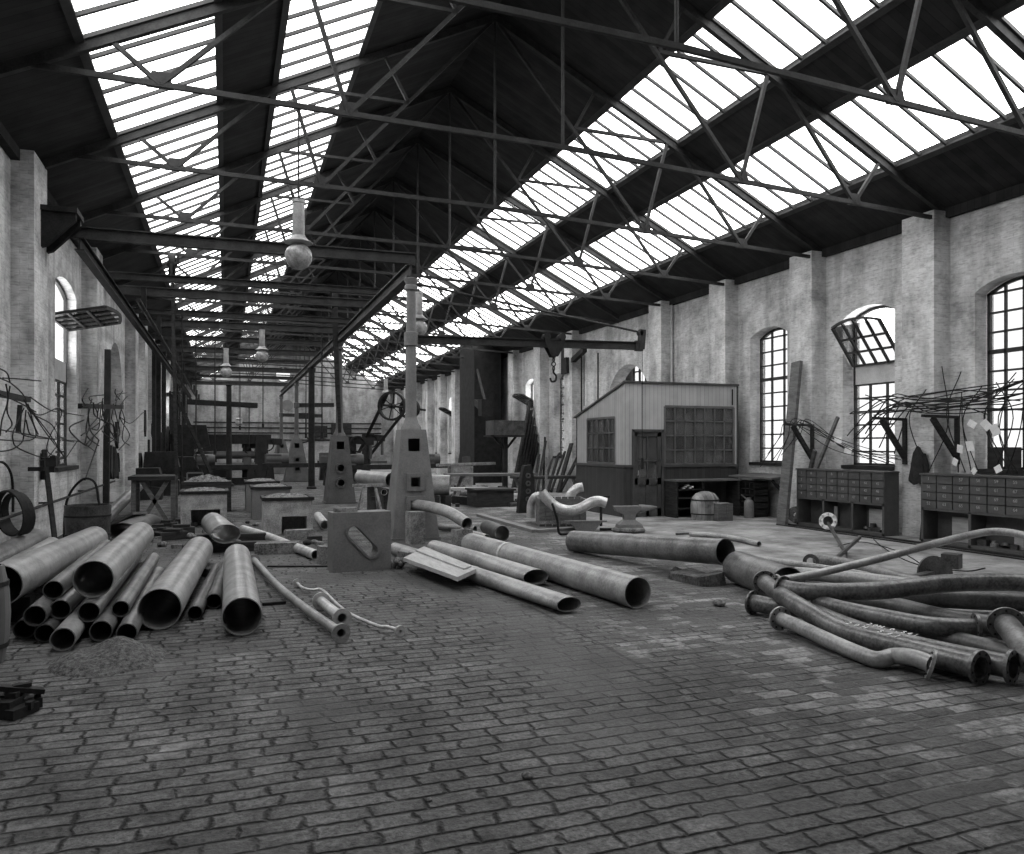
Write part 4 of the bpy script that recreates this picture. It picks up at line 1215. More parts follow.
# ---- stack beside the window wall
def rest(a, b, r):
    """centre of a round of radius r lying on two others (x, z, r)"""
    d = Vector((b[0] - a[0], b[1] - a[1])); L = d.length; u = d / L; n = Vector((-u.y, u.x))
    if n.y < 0: n = -n
    A, B = a[2] + r, b[2] + r
    s = (A * A - B * B + L * L) / (2 * L); h = math.sqrt(max(1e-6, A * A - s * s))
    q = Vector((a[0], a[1])) + u * s + n * h
    return (q.x, q.y, r)
ST = 'small steel pipes in the stack'
e_ = .004
f9 = (-.80, .085, .085); f8 = (-1.015, .092, .092); f7 = (-1.265, .097, .097); f6 = (-1.465, .08, .08); f5 = (-1.66, .088, .088)
q4 = rest(f8, f9, .076); q3 = rest(f7, f8, .09); q2 = rest(f6, f7, .088); q5 = rest(f5, f6, .09); q1 = rest(q5, q2, .086)
small = [(f9, 7.5, 10.9, 'bottom row, open end next to the lone thick pipe', M_steel), (f8, 7.62, 11.3, 'bottom row, second from the lone thick pipe', M_steel),
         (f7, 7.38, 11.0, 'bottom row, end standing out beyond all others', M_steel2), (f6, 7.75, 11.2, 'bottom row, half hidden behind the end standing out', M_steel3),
         (f5, 7.95, 11.1, 'bottom row, outermost towards the wall', M_steel3), (q4, 7.95, 11.4, 'second row, slender one beside the lone thick pipe', M_steel),
         (q3, 7.8, 11.6, 'second row, directly under the uppermost big pipe', M_steel), (q2, 8.0, 11.2, 'second row, short dark mouth beside the uppermost big pipe', M_steel),
         (q5, 7.8, 11.0, 'second row, bright split lip on its mouth', M_steel), (q1, 8.15, 11.5, 'topmost, tucked between the two upper big pipes', M_steel)]
for (x, z, r), ya, yb, lab, mt in small:
    pipe_thing([(x, ya, z + e_), (x + rnd.uniform(-.0, .0), yb, z + e_)], r, 'small pipe in the stack, ' + lab, mt, ST, n=24)
q2b = rest(q3, q4, .168)
zb = max(q3[1] + q3[2] + .168, 0) + .012
pipe_thing([(q3[0] + .015, 7.95, zb), (q3[0] + .05, 11.75, zb)], .168, 'big open pipe lying uppermost on the stack of small pipes', M_steel2)
pipe_thing([(-1.93, 8.3, .43), (-1.86, 13.3, .30)], .19, 'big long pipe on the wall side of the stack, mouth at the photograph edge', M_steel2)
for y, h in ((8.9, .232), (12.6, .125)):
    m = MB().span((-2.1, y - .1, 0), (-1.79, y + .1, h))
    single('timber_bearer', m, M_woodd, 'timber block under the big long pipe of the stack, %s' % ('first' if y < 10 else 'second'), 'timber block', (-1.95, y, 0), 'bearers under the long pipe')
pipe_thing([(-2.22, 6.0, .357), (-2.22, 12.2, .357)], .105, 'slim long pipe lying between the wall and the big pipes', M_steel2)
pipe_thing([(-2.48, 6.0, .397), (-2.48, 12.6, .397)], .145, 'big long pipe lying closest to the wall below the tangled rods', M_steel)
for y in (7.0, 9.6, 12.0):
    m = MB().span((-2.63, y - .09, 0), (-2.12, y + .09, .25))
    single('timber_bearer', m, M_woodd, 'timber bearer across the floor carrying the two pipes along the wall', 'timber block', (-2.4, y, 0), 'bearers along the wall')
pipe_thing([(-.57, 7.93, .195), (-.36, 12.3, .195)], .19, 'thick open pipe lying alone on the floor between stack and slim pipes', M_steel2)
pipe_thing([(.14, 7.42, .178), (.15, 11.5, .178)], .172, 'thick open pipe lying straight beside the flanged thin pipe', M_steel2)
pipe_thing([(-.28, 8.25, .075), (-.1, 11.2, .075)], .07, 'slim pipe on the floor close along the thick pipe beside the stack', M_steel3)
pipe_thing([(-.115, 8.75, .085), (.0, 11.2, .085)], .08, 'slim dark pipe lying between the two thick pipes on the floor', M_steel3)
a = G(212, 577); m = MB().box((a.x, a.y + .1, .06), (.26, .16, .1), rz=.7)
single('wood_scrap', m, M_woodd, 'dark scrap of wood wedged beside the slim pipe between two thick pipes', 'wood scrap', (a.x, a.y, 0))

# ---- beyond the stack: dented pipe on timbers, bent pipes, timbers
p = G(226, 534, .32)
def dent(f): return (1.18, .8) if f < .2 else (1.18 - .18 * min(1, (f - .2) * 3), .8 + .2 * min(1, (f - .2) * 3))
pipe_thing([p, p + Vector((-.22, 1.7, .02))], .19, 'short dented pipe lying on timbers behind the two thick pipes', M_steel2, sq=dent)
for dy, lab in ((.35, 'dark timber under the mouth of the dented pipe'), (1.6, 'dark timber under the far end of the dented pipe')):
    m = MB().box((p.x + .1, p.y + dy, .075), (1.15, .2, .15), rz=-.06)
    single('timber_bearer', m, M_woodd, lab, 'timber block', (p.x, p.y + dy, 0))
a = [G(243, 529, .08), G(266, 536, .08), G(285, 543.5, .08), G(300, 549, .08), G(316, 555, .08)]
pipe_thing(a, .075, 'slim bent pipe winding in front of the white brick hearth', M_white, th=.006)
m = MB()
q = G(277, 553)
m.prism([q + Vector((-.35, -.12, 0)), q + Vector((.28, -.16, 0)), q + Vector((.36, .12, 0)), q + Vector((.1, .2, 0)), q + Vector((-.3, .16, 0))], (0, 0, .17))
single('stone_block', m, M_stone, 'rough pale stone block before the slim bent pipe', 'stone', tuple(q))
q = G(300, 540); single('timber_block', MB().box(q + Vector((0, .1, .09)), (.5, .2, .18), rz=.1), M_timber, 'squared timber lying at the foot of the closest white hearth', 'timber block', tuple(q))
q = G(324, 565); single('timber_block', MB().box(q + Vector((0, .1, .13)), (.12, .2, .26), rz=.2), M_timber, 'small upright timber stub touching the side of the slotted block', 'timber block', tuple(q))
# thin plates on the floor
q = G(300, 567); single('iron_strip', MB().box(q + Vector((0, .0, .012)), (.9, .06, .02), rz=-.35), M_iron, 'dark iron strip on the floor before the rough pale stone', 'iron strip', tuple(q))
q = G(274, 605); single('iron_strip', MB().box(q + Vector((0, 0, .02)), (.24, .05, .03), rz=.1), M_iron, 'short dark strip beside the mouth of the thick straight pipe', 'iron strip', tuple(q))

# ---- thin flanged pipes before the slotted block
def flat(pts, z): return [G(px, py, z) for px, py in pts]
pipe_thing(flat([(254, 560), (262, 569), (278, 586), (301, 605), (322, 620), (341, 633)], .083), .042, 'long thin pipe with hexagon flange, slightly bent, lying before the slotted block', M_steel2, flanges='ab', fr=.082, n=20, bolts=False)
pipe_thing(flat([(321, 601), (330, 608.5), (342, 618)], .09), .05, 'short stub pipe with two flanges beside the long thin flanged pipe', M_white, flanges='ab', fr=.09, n=20, bolts=False)
pipe_thing(flat([(297, 583), (303, 588), (312, 590), (322, 590), (338, 605), (352, 615), (378, 626), (388, 627), (400, 631)], .052), .017, 'thin crooked rod with a small flange at either end', M_white, flanges='ab', fr=.05, n=12, th=.005, bolts=False)

# ---- long pipes in the middle of the floor
def oval(f): return (1.0 + .48 * max(0, (f - .5) / .5), 1.0 - .24 * max(0, (f - .5) / .5))
p1, p2 = G(395, 549, .1), G(569, 604.5, .095)
pipe_thing([p1, p2], .10, 'pale long pipe with an oval mouth, closest of the three beside the planks', M_steel2, sq=oval, th=.006)
p1, p2 = G(434, 548, .125), G(536, 577, .12)
pipe_thing([p1, p2], .122, 'pale pipe with an oval mouth lying between two longer pipes', M_steel2, sq=oval, th=.006)
p1, p2 = G(471, 543.5, .165), G(638, 593, .168)
t = thing('steel_pipe', 'big long pipe with a jointing band, thickest of the three lying together', 'pipe', tuple((p1 + p2) / 2 - Vector((0, 0, .165))))
MB().pipe([p1.lerp(p2, i / 12) for i in range(13)], .165, .008, 32).build('pipe_body', M_steel2, t)
MB().ring(p1.lerp(p2, .3), p2 - p1, .172, .163, .07, 32).build('band', M_white, t)
# planks bridged over timbers
m = MB()
pl = [G(403.5, 557.5, .2), G(424, 547.8, .2), G(476, 568.7, .2), G(457.6, 577, .2)]
ax = (pl[2] - pl[1]).normalized(); sd = (pl[0] - pl[1]).normalized()
t = thing('plank_stack', 'pale broad planks bridged over small timbers beside the slotted block', 'plank', tuple(pl[0] - Vector((0, 0, .05))))
lo_ = MB().prism([p - Vector((0, 0, .05)) for p in pl], (0, 0, .05)); lo_.build('lower_plank', M_woodp, t)
up_ = MB().prism([pl[1].lerp(pl[0], .42) + Vector((0, 0, .0)), pl[1] + Vector((0, 0, 0)), pl[2] - ax * .15, pl[2].lerp(pl[3], .42) - ax * .15], (0, 0, .022)); up_.build('upper_plank', M_woodp, t)
for i, (px, py) in enumerate(((470, 580), (410, 563))):
    q = G(px, py); single('timber_block', MB().box(q + Vector((0, .12, .078)), (.2, .24, .155), rz=.5), M_timber, 'small timber block under the %s end of the pale planks' % ('front' if i == 0 else 'back'), 'timber block', tuple(q))
q = G(402, 569)
m = MB()
for i in range(16):
    a = rnd.uniform(0, 6.28); d = rnd.uniform(0, .14); m.ball((q.x + math.cos(a) * d, q.y + math.sin(a) * d + .1, .04 + rnd.uniform(0, .08)), rnd.uniform(.03, .055), 8)
single('clinker_heap', m, M_stone, 'small heap of clinker between slotted block and planks', 'clinker', tuple(q), kind='stuff', smooth=False)
# standing timber stump
q = G(417, 544.5)
t = single('timber_stump', MB().box(q + Vector((0, .13, .28)), (.27, .26, .56), rz=.15), M_timber, 'upright rough timber stump before the closest crane pillar', 'timber block', tuple(q))
# bent pipe stuck in the pillar, short pipes behind
hz = .62
pa = Vector((PX, PY - .30, hz + .02)); pe = V(467, 523.5, 12.7)
pipe_thing([pa, pa.lerp(pe, .3) + Vector((0, 0, .05)), pa.lerp(pe, .65) + Vector((.02, 0, .07)), pe], .098, 'bent pipe poking out of the square hole in the closest crane pillar', M_steel2)
q = G(467, 531); single('timber_block', MB().box(Vector((pe.x - .05, pe.y + .12, (pe.z - .105) / 2)), (.3, .2, pe.z - .108), rz=.2), M_timber, 'timber propping the mouth of the bent pipe at the crane pillar', 'timber block', (pe.x, pe.y, 0))
p1, p2 = G(480, 527, .15), G(502, 533.5, .15)
pipe_thing([G(487, 527, .14), p2], .135, 'short stubby open pipe beside the bent pipe of the crane pillar', M_steel3)
pipe_thing([G(462, 531, .07), G(487, 537.5, .07)], .06, 'short slim pipe on the floor below the bent pipe of the crane pillar', M_steel2)
pipe_thing([G(440, 527, .08), G(475, 529.5, .08)], .07, 'slim pipe lying behind the bent pipe of the crane pillar', M_steel)
# the big pipe on the stone, and its small companion
p1 = G(574, 541, .17); p2 = V(725.5, 552, 9.85)
pipe_thing([p1, p2], .168, 'big dark pipe raised at one end on a rough stone', M_steel)
pipe_thing([G(569, 548, .05), G(590, 545, .05)], .042, 'little pipe end under the far end of the big dark pipe on the stone', M_steel3)
zc = p2.lerp(p1, .12).z - .172
q = G(704, 584)
mm = p2.lerp(p1, .13)
m = MB(); rk = random.Random(5)
ux = Vector((mm - p1).normalized())
cx_, cy_ = q.x, q.y + .2
pts_b, pts_t = [], []
for i in range(12):
    a = 2 * math.pi * i / 12
    rx_, ry_ = .40 * (1 + rk.uniform(-.08, .08)), .2 * (1 + rk.uniform(-.1, .1))
    vx = Vector((ux.x, ux.y, 0)).normalized(); vy = Vector((-vx.y, vx.x, 0))
    sg = lambda c: math.copysign(abs(c) ** .6, c)
    pp = Vector((cx_, cy_, 0)) + vx * sg(math.cos(a)) * rx_ + vy * sg(math.sin(a)) * ry_
    pts_b.append(pp); pts_t.append(Vector((pp.x * .94 + cx_ * .06, pp.y * .94 + cy_ * .06, zc - .012 + rk.uniform(-.09, .0))))
m.add(pts_b + pts_t, [tuple(range(12)), tuple(range(12, 24))] + [(i, (i + 1) % 12, 12 + (i + 1) % 12, 12 + i) for i in range(12)])
single('stone_block', m, M_stoned, 'rough dark stone block propping up the big dark pipe', 'stone', (cx_, cy_, 0), smooth=False)
# slim tubes lying on the smooth floor behind
pipe_thing([G(690, 534, .05), G(712, 535.5, .05), G(738, 539, .05), G(759, 544, .05)], .045, 'slim tube on the smooth floor behind the big dark pipe', M_steel2)
pipe_thing([G(676, 534, .03), G(700, 533.5, .03), G(727, 538.5, .03)], .022, 'thin dark rod on the smooth floor behind the big dark pipe', M_steel3)

# ---- heap of bent flanged pipes
HP = 'bent flanged pipes in the heap'
def zpath(pts): return [G(px, py, z) for px, py, z in pts]
pipe_thing(zpath([(738, 567, .2), (752, 572, .2), (768, 578, .2), (788, 585.5, .2)]), .2, 'thick pipe at the back of the heap, running in behind the rough stone', M_steel, HP)
heap1 = pipe_thing(zpath([(764.6, 582, .27), (786, 598, .24), (806, 610.5, .20), (828, 624, .15), (852, 634.5, .125), (890, 645, .125), (930, 655, .125), (979.5, 667.5, .125)]), .085, 'bent flanged pipe lying in front across the heap, chalk figures on its back', M_heap, HP, flanges='ab', fr=.122)
heap2 = pipe_thing(zpath([(753, 602.6, .12), (772, 606, .12), (795, 608, .12), (812, 612, .12), (838, 623, .125), (868, 634, .125), (905, 644, .125), (950, 654.5, .125), (1011.5, 667, .125)]), .085, 'bent flanged pipe second from the front of the heap, longer chalk figures on its back', M_heap, HP, flanges='ab', fr=.122)
pipe_thing(zpath([(780, 618.5, .125), (800, 627, .11), (830, 641, .085), (860, 654, .07), (878, 659.5, .068), (895, 656, .09), (913, 657.5, .14), (931, 664, .125)]), .062, 'slender kinked flanged pipe lying lowest at the front of the heap', M_steel2, HP, flanges='ab', fr=.11, axb=(.7, -.7, -.28))
pipe_thing(zpath([(777, 581, .32), (810, 575, .36), (845, 567, .42), (880, 558.5, .5), (913, 549.5, .58), (964, 536.5, .68), (994, 531.5, .72), (1024, 535.5, .72), (1060, 550, .66)]), .042, 'thin long pipe arching high over the heap', M_steel2, HP, flanges='a', fr=.07, n=18)
pipe_thing(zpath([(783, 588, .3), (800, 591, .3), (835, 592, .31), (879, 590.5, .33), (915, 586.5, .36), (950, 583, .38), (1000, 582, .38), (1050, 584, .38)]), .086, 'straight thick pipe lying on top of the heap', M_heap, HP, flanges='a', fr=.12)
pipe_thing(zpath([(817, 602.5, .2), (838, 608, .2), (860, 613, .2), (890, 619, .2), (930, 626, .2), (976, 628.5, .2)]), .078, 'curved flanged pipe inside the heap, flange end turned towards the chalked pipes', M_heap, HP, flanges='b', fr=.125)
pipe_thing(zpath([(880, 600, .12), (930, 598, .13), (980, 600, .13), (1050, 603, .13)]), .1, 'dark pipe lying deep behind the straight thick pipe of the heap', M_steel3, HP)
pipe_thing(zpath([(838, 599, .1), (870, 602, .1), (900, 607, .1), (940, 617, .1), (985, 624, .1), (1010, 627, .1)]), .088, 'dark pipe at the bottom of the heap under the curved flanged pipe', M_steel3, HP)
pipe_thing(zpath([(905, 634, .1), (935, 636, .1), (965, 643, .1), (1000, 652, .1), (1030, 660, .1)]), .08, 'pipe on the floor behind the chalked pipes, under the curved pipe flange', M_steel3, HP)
pipe_thing(zpath([(1006, 624, .3), (1014, 634, .27), (1024, 648, .22), (1036, 668, .14)]), .088, 'flanged pipe at the photograph edge, tipped down towards the front', M_heap, HP, flanges='a', fr=.135)
pipe_thing(zpath([(740, 556, .05), (790, 563, .05), (845, 571, .05), (893, 580, .05)]), .042, 'slim pipe along the back of the heap on the smooth floor', M_steel2, HP, n=18)
pipe_thing(zpath([(817, 559, .1), (840, 563, .1), (870, 570, .1), (905, 580, .1), (960, 594, .1)]), .085, 'short pipe with a closed-looking mouth at the back of the heap', M_steel, HP)
pipe_thing(zpath([(795, 573, .1), (830, 576, .1), (880, 581, .1), (940, 589, .1), (1000, 597, .1)]), .08, 'pipe lying flat between the thin arched pipe and the straight thick pipe', M_steel2, HP)
for px, py in ((811, 562), ):
    p = G(px, py, .09)
    single('flange_ring', MB().ring(p, (-.4, -.8, .3), .11, .06, .025), M_steel3, 'loose dark flange ring at the back of the heap', 'flange', (p.x, p.y, 0))
for (ax_, ay_, az, bx, by, bz, lab) in ((828, 523, .24, 850, 561, .03, 'straight bar sloping from the drilled flange ring down to the floor'), (831, 563, .05, 860, 537, .22, 'bar crossing the sloping bar behind the heap')):
    a, b = G(ax_, ay_, az), G(bx, by, bz)
    single('iron_bar', MB().beam(a, b, .04, .05), M_steel3, lab, 'bar', (a.x, a.y, 0))
# half disc, block and wires on the smooth floor
p = G(936, 577)
t = thing('iron_disc', 'tilted half disc of dark plate on the floor behind the heap', 'iron plate', tuple(p))
poly = [p + Vector((math.cos(a) * .30, math.sin(a) * .05, .02 + math.sin(a) * .25)) for a in [math.pi * i / 14 for i in range(15)]]
MB().prism(poly, (.02, .04, 0)).build('plate', M_steel3, t)
MB().box(p + Vector((-.35, -.12, .045)), (.45, .1, .09), rz=.35).build('foot_bar', M_steel3, t)
p = G(958, 569); single('iron_box', MB().box(p + Vector((0, .1, .1)), (.24, .22, .2), rz=.5), M_steel3, 'small dark iron box on the smooth floor beyond the heap', 'box', tuple(p))
for k, pts in enumerate(([(868, 533, .01), (880, 545, .02), (905, 560, .06), (945, 572, .05)], [(838, 546, .02), (862, 542, .03), (900, 552, .08), (930, 570, .1)], [(940, 569, .01), (968, 571, .01), (985, 568, .01)])):
    m = MB().tube(smooth_path(zpath(pts), 6), .008, 6)
    single('iron_wire', m, M_iron, 'thin wire on the smooth floor behind the heap, %s of three' % ORD[k], 'wire', tuple(zpath(pts)[0]), 'wires behind the heap')

# chalk figures on the two front pipes
def chalk(s, pts, r, size, owner):
    a, b = pts
    ax = (b - a).normalized()
    toward = (Vector((0, 0, EYE)) - (a + b) / 2)
    up = Vector((0, 0, 1)); nrm = (up * 1.0 + toward.normalized() * .25); nrm = (nrm - ax * nrm.dot(ax)).normalized()
    yv = nrm.cross(ax)
    step = (b - a).length / max(1, len(s) - 1)
    for i, ch in enumerate(s):
        if ch == ' ': continue
        p = a + ax * step * i + nrm * (r + .004)
        M = Matrix(((ax.x, yv.x, nrm.x, 0), (ax.y, yv.y, nrm.y, 0), (ax.z, yv.z, nrm.z, 0), (0, 0, 0, 1)))
        text_mesh(ch, size, 'chalk_figure', M_chalk, owner, M, p)

chalk('20H S41', (G(850, 633.5, .125), G(899, 647, .125)), .085, .075, heap1.children[0])
chalk('20H.0.S41', (G(871, 634.5, .125), G(917, 646, .125)), .085, .07, heap2.children[0])
# ================================================================== hearths with heaps of coke
def lump_heap(c, sx, sy, h, mat, label, cat, rows=18, seed=1, name='coke_heap', flat=.0):
    rh = random.Random(seed); m = MB(); c = Vector(c); vs = []; fs = []
    for j in range(rows + 1):
        for i in range(rows + 1):
            u, v = i / rows * 2 - 1, j / rows * 2 - 1
            e = max(0, 1 - max(abs(u), abs(v)) ** 2.5) if flat else max(0, 1 - min(1, math.hypot(u, v)) ** 1.4)
            z = h * e * (1 + rh.uniform(-.25, .35)) if e > 0 else 0
            vs.append(c + Vector((u * sx / 2 + rh.uniform(-.3, .3) * sx / rows * (e > 0), v * sy / 2 + rh.uniform(-.3, .3) * sy / rows * (e > 0), z)))
    n = rows + 1
    for j in range(rows):
        for i in range(rows):
            fs.append((j * n + i, j * n + i + 1, (j + 1) * n + i + 1, (j + 1) * n + i))
    m.add(vs, fs)
    return single(name, m, mat, label, cat, tuple(c), kind='stuff', smooth=False)
def hearth(px0, px1, py, ptop, depth, label, clabel, open_lo, open_hi, seed, mat=None):
    a, b = G(px0, py), G(px1, py); w = abs(b.x - a.x)
    d = (a.x * S_ + a.y * C_); zt = EYE - (ptop - HY) / FPX * d
    x0, y0 = a.x, (a.y + b.y) / 2
    t = thing('forge_hearth', label, 'hearth', (x0 + w / 2, y0, 0), 'forge hearths heaped with coke')
    m = MB()
    l, h = x0 + w * open_lo, x0 + w * open_hi; zo = zt * .5
    m.span((x0, y0, 0), (l, y0 + depth, zt)); m.span((h, y0, 0), (x0 + w, y0 + depth, zt)); m.span((l, y0, zo), (h, y0 + depth, zt)); m.span((l, y0 + depth * .6, 0), (h, y0 + depth, zo))
    m.build('brick_body', mat or M_hearth, t, smooth=False)
    r = MB()
    r.span((x0 - .03, y0 - .03, zt - .03), (x0 + w + .03, y0 + .04, zt + .03)); r.span((x0 - .03, y0 + depth - .04, zt - .03), (x0 + w + .03, y0 + depth + .03, zt + .03))
    r.span((x0 - .03, y0, zt - .03), (x0 + .04, y0 + depth, zt + .03)); r.span((x0 + w - .04, y0, zt - .03), (x0 + w + .03, y0 + depth, zt + .03))
    r.build('iron_rim', M_iron, t)
    lump_heap((x0 + w / 2, y0 + depth / 2, zt + .005), w * .95, depth * .95, .062, M_coal, clabel, 'coke', 16, seed, flat=1)
    return t
hearth(263.5, 313.5, 534, 499, .95, 'white-plastered brick hearth closest to the slotted block', 'heap of coke on the closest white-plastered hearth', .36, .88, 1)
hearth(181, 227, 527, 492.5, 1.1, 'wide brick hearth behind the dented pipe, dark opening below', 'heap of coke on the wide hearth behind the dented pipe', .22, .85, 2)
hearth(252, 291, 519, 488, 1.2, 'grey hearth in line behind the closest white-plastered hearth', 'heap of coke on the grey hearth second in line', .3, .5, 3, M_cast)
hearth(246, 279, 512, 482.5, 1.4, 'furthest visible grey hearth, third in line', 'heap of coke on the third hearth in line', .3, .5, 4, M_cast)
# tray of coke behind the wide hearth, with a small square frame
q = G(206, 514); zt = .78
t = thing('coke_bin', 'low dark bin piled with coke behind the wide hearth', 'bin', (q.x, q.y + 1, 0))
m = MB()
for s in (-1, 1): m.span((q.x - .6, q.y + 1 + s * .4 - .03, 0), (q.x + .6, q.y + 1 + s * .4 + .03, zt)); m.span((q.x + s * .57 - .03, q.y + .6, 0), (q.x + s * .57 + .03, q.y + 1.4, zt))
m.span((q.x - .6, q.y + .6, zt - .06), (q.x + .6, q.y + 1.4, zt - .02))
m.build('bin_sides', M_woodd, t)
lump_heap((q.x, q.y + 1, zt), 1.1, .75, .16, M_coal, 'heap of coke in the low dark bin behind the wide hearth', 'coke', 16, 9)
q = V(195, 482, 21.5)
m = MB()
for a, b in (((-.2, -.25), (-.2, .25)), ((.2, -.25), (.2, .25)), ((-.2, .25), (.2, .25)), ((-.2, -.25), (.2, -.25))):
    m.beam(q + Vector((a[0], 0, a[1])), q + Vector((b[0], 0, b[1])), .04, .04, (0, 1, 0))
m.span((q.x - .25, q.y - .2, 0), (q.x - .2, q.y + .2, q.z - .22)); m.span((q.x + .2, q.y - .2, 0), (q.x + .25, q.y + .2, q.z - .22)); m.span((q.x - .25, q.y - .2, q.z - .26), (q.x + .25, q.y + .2, q.z - .22))
single('square_frame', m, M_cast, 'small square iron frame on a stand behind the coke bin', 'frame', (q.x, q.y, 0))

# slotted swage block
pl_, pr_ = G(333, 573), G(391, 569)
u = (pr_ - pl_); W = u.length; u.normalize(); nrm = Vector((-u.y, u.x, 0)); H = .80; DP = .34
t = thing('swage_block', 'big square grey iron block with a slanting slot, standing on the setts', 'iron block', tuple((pl_ + pr_) / 2))
def B_(s, z, d=0): return pl_ + u * s + Vector((0, 0, z)) + nrm * d
# the slot: a slanting stadium outline joined to the square outline
c0, c1_ = Vector((W * .36, H * .66)), Vector((W * .66, H * .34)); rs = .1
ax2 = (c1_ - c0).normalized(); pv = Vector((-ax2.y, ax2.x)); NS = 12
inner = []
for i in range(NS + 1):
    a = math.pi * i / NS; inner.append(c0 + pv * math.cos(a) * rs - ax2 * math.sin(a) * rs)
for i in range(NS + 1):
    a = math.pi * i / NS; inner.append(c1_ - pv * math.cos(a) * rs + ax2 * math.sin(a) * rs)
cen = (c0 + c1_) / 2
def hit(p):
    d = p - cen; best = 1e9
    for k, lim in ((0, 0), (0, W), (1, 0), (1, H)):
        if abs(d[k]) > 1e-6:
            s = (lim - cen[k]) / d[k]
            if s > 0: best = min(best, s)
    return cen + d * best
n_ = len(inner); outer = [hit(p) for p in inner]
# snap the outline points closest to the corners onto them
for cr_ in ((0, 0), (W, 0), (W, H), (0, H)):
    k = min(range(n_), key=lambda i: (outer[i] - Vector(cr_)).length); outer[k] = Vector(cr_)
m = MB()
for d0, flip in ((0, 0), (DP, 1)):
    m.add([B_(p.x, p.y, d0) for p in inner] + [B_(p.x, p.y, d0) for p in outer], [(i, (i + 1) % n_, n_ + (i + 1) % n_, n_ + i) for i in range(n_)])
m.add([B_(p.x, p.y, 0) for p in inner] + [B_(p.x, p.y, DP) for p in inner], [(i, (i + 1) % n_, n_ + (i + 1) % n_, n_ + i) for i in range(n_)])
m.add([B_(p.x, p.y, 0) for p in outer] + [B_(p.x, p.y, DP) for p in outer], [(i, (i + 1) % n_, n_ + (i + 1) % n_, n_ + i) for i in range(n_)])
m.build('block_body', M_cast, t, smooth=False)
fr = MB()
for i in range(n_):
    p, q = inner[i], inner[(i + 1) % n_]
    if (p - q).length < 1e-5: continue
    fr.beam(B_(p.x, p.y, -.004), B_(q.x, q.y, -.004), .028, .03)
fr.build('slot_rim', M_cast, t)
q = B_(W * .25, H + .03, .14)
single('wood_offcut', MB().box(q, (.3, .12, .055), rz=.2), M_timber, 'short wood offcut lying on top of the slotted block', 'offcut', tuple(q - Vector((0, 0, .03))))
# step-ladder like stool behind the block
q = G(372, 528)
t = thing('trestle', 'little splayed trestle behind the slotted block', 'trestle', tuple(q))
for sx in (-1, 1):
    for sy in (-1, 1): MB().beam(q + Vector((sx * .28, sy * .3 + .3, 0)), q + Vector((sx * .12, .3, .85)), .05, .05, (0, 1, 0)).build('leg', M_timber, t)
MB().beam(q + Vector((-.35, .3, .87)), q + Vector((.35, .3, .87)), .12, .06).build('top_rail', M_timber, t)
p1, p2 = V(361, 477, 19.5), V(392, 480, 18.0)
pipe_thing([p1, p2], .17, 'pale pipe on trestles crossing behind the closest crane pillar', M_steel2)
m = MB().span((p1.x + .2, p1.y - .8, 0), (p1.x + .32, p1.y + .3, p1.z - .19)).span((p2.x - .25, p2.y - .3, 0), (p2.x - .13, p2.y + .7, p2.z - .19))
m.span((p1.x + .1, p1.y - .9, .4), (p2.x, p1.y - .85, .5))
single('trestle', m, M_woodd, 'dark timber trestle carrying the pale pipe behind the crane pillar', 'trestle', (p1.x, p1.y, 0))
pipe_thing([G(380, 515, .1), G(389, 500, .35), V(384, 492, 17.6)], .07, 'bent tube curling up behind the foot of the closest crane pillar', M_steel2)
# pale ends of pipes beside the second pillar
pipe_thing([G(318, 516, .1), G(325, 525, .1)], .095, 'short white pipe at the foot of the second crane pillar', M_white)

# ================================================================== sand, iron scrap and barrel at the corner
q = G(103, 672)
m = MB(); rh = random.Random(3); N_ = 34; vs = []; fs = []
for j in range(N_ + 1):
    for i in range(N_ + 1):
        u_, v_ = i / N_ * 2 - 1, j / N_ * 2 - 1; rr_ = math.hypot(u_, v_ * 1.05)
        e = max(0, 1 - rr_ ** 1.3) if rr_ < 1 else 0
        z = .15 * e * (1 + .25 * math.sin(5 * u_ + 2 * v_)) + rh.uniform(0, .012) * (e > 0.01)
        vs.append(q + Vector((u_ * .42, v_ * .5 + .36, z + (.001 if e > 0 else -.01))))
n__ = N_ + 1
for j in range(N_):
    for i in range(N_): fs.append((j * n__ + i, j * n__ + i + 1, (j + 1) * n__ + i + 1, (j + 1) * n__ + i))
m.add(vs, fs)
single('sand_heap', m, M_sand, 'low heap of coarse sand in front of the pipe stack', 'sand', tuple(q), kind='stuff', smooth=False)
rs_ = random.Random(11)
for i, (px, py, sz, lab) in enumerate(((14, 712, (.34, .09, .03), 'flat dark iron plate lying on the scrap at the photograph corner'), (22, 716, (.2, .07, .06), 'short iron bar on the front of the corner scrap'), (8, 708, (.25, .2, .1), 'thick dark iron lump of the corner scrap'), (30, 708, (.12, .1, .06), 'small iron lump at the end of the corner scrap'), (4, 716, (.16, .14, .1), 'squarish iron lump of the corner scrap, lowest one'))):
    q = G(px, py)
    zc = sz[2] / 2 + (.13 if i == 0 else .0)
    m = MB().box((q.x, q.y, zc + .005), sz, M=Matrix.Rotation(.4 + i * .6, 3, 'Z') @ Matrix.Rotation(.28 if i == 0 else .0, 3, 'Y'))
    m.box((q.x + .04, q.y + .02, zc + sz[2] * .5), (sz[0] * .3, sz[1] * .5, sz[2] * .8), rz=.4 + i)
    single('iron_scrap', m, M_iron, lab, 'iron scrap', (q.x, q.y, 0))
q = G(-26, 664)
t = thing('oak_barrel', 'dark barrel edge at the end of the pipe stack by the photograph border', 'barrel', tuple(q))
MB().lathe([(.2, 0), (.235, .2), (.245, .38), (.235, .56), (.2, .76), (.18, .76), (.18, .72)], (q.x, q.y, 0), 28).build('staves', boards('barrel_staves', .08, .16, 'XY', .07), t)
MB().ring((q.x, q.y, .14), (0, 0, 1), .235, .2, .035).build('hoop', M_iron, t)
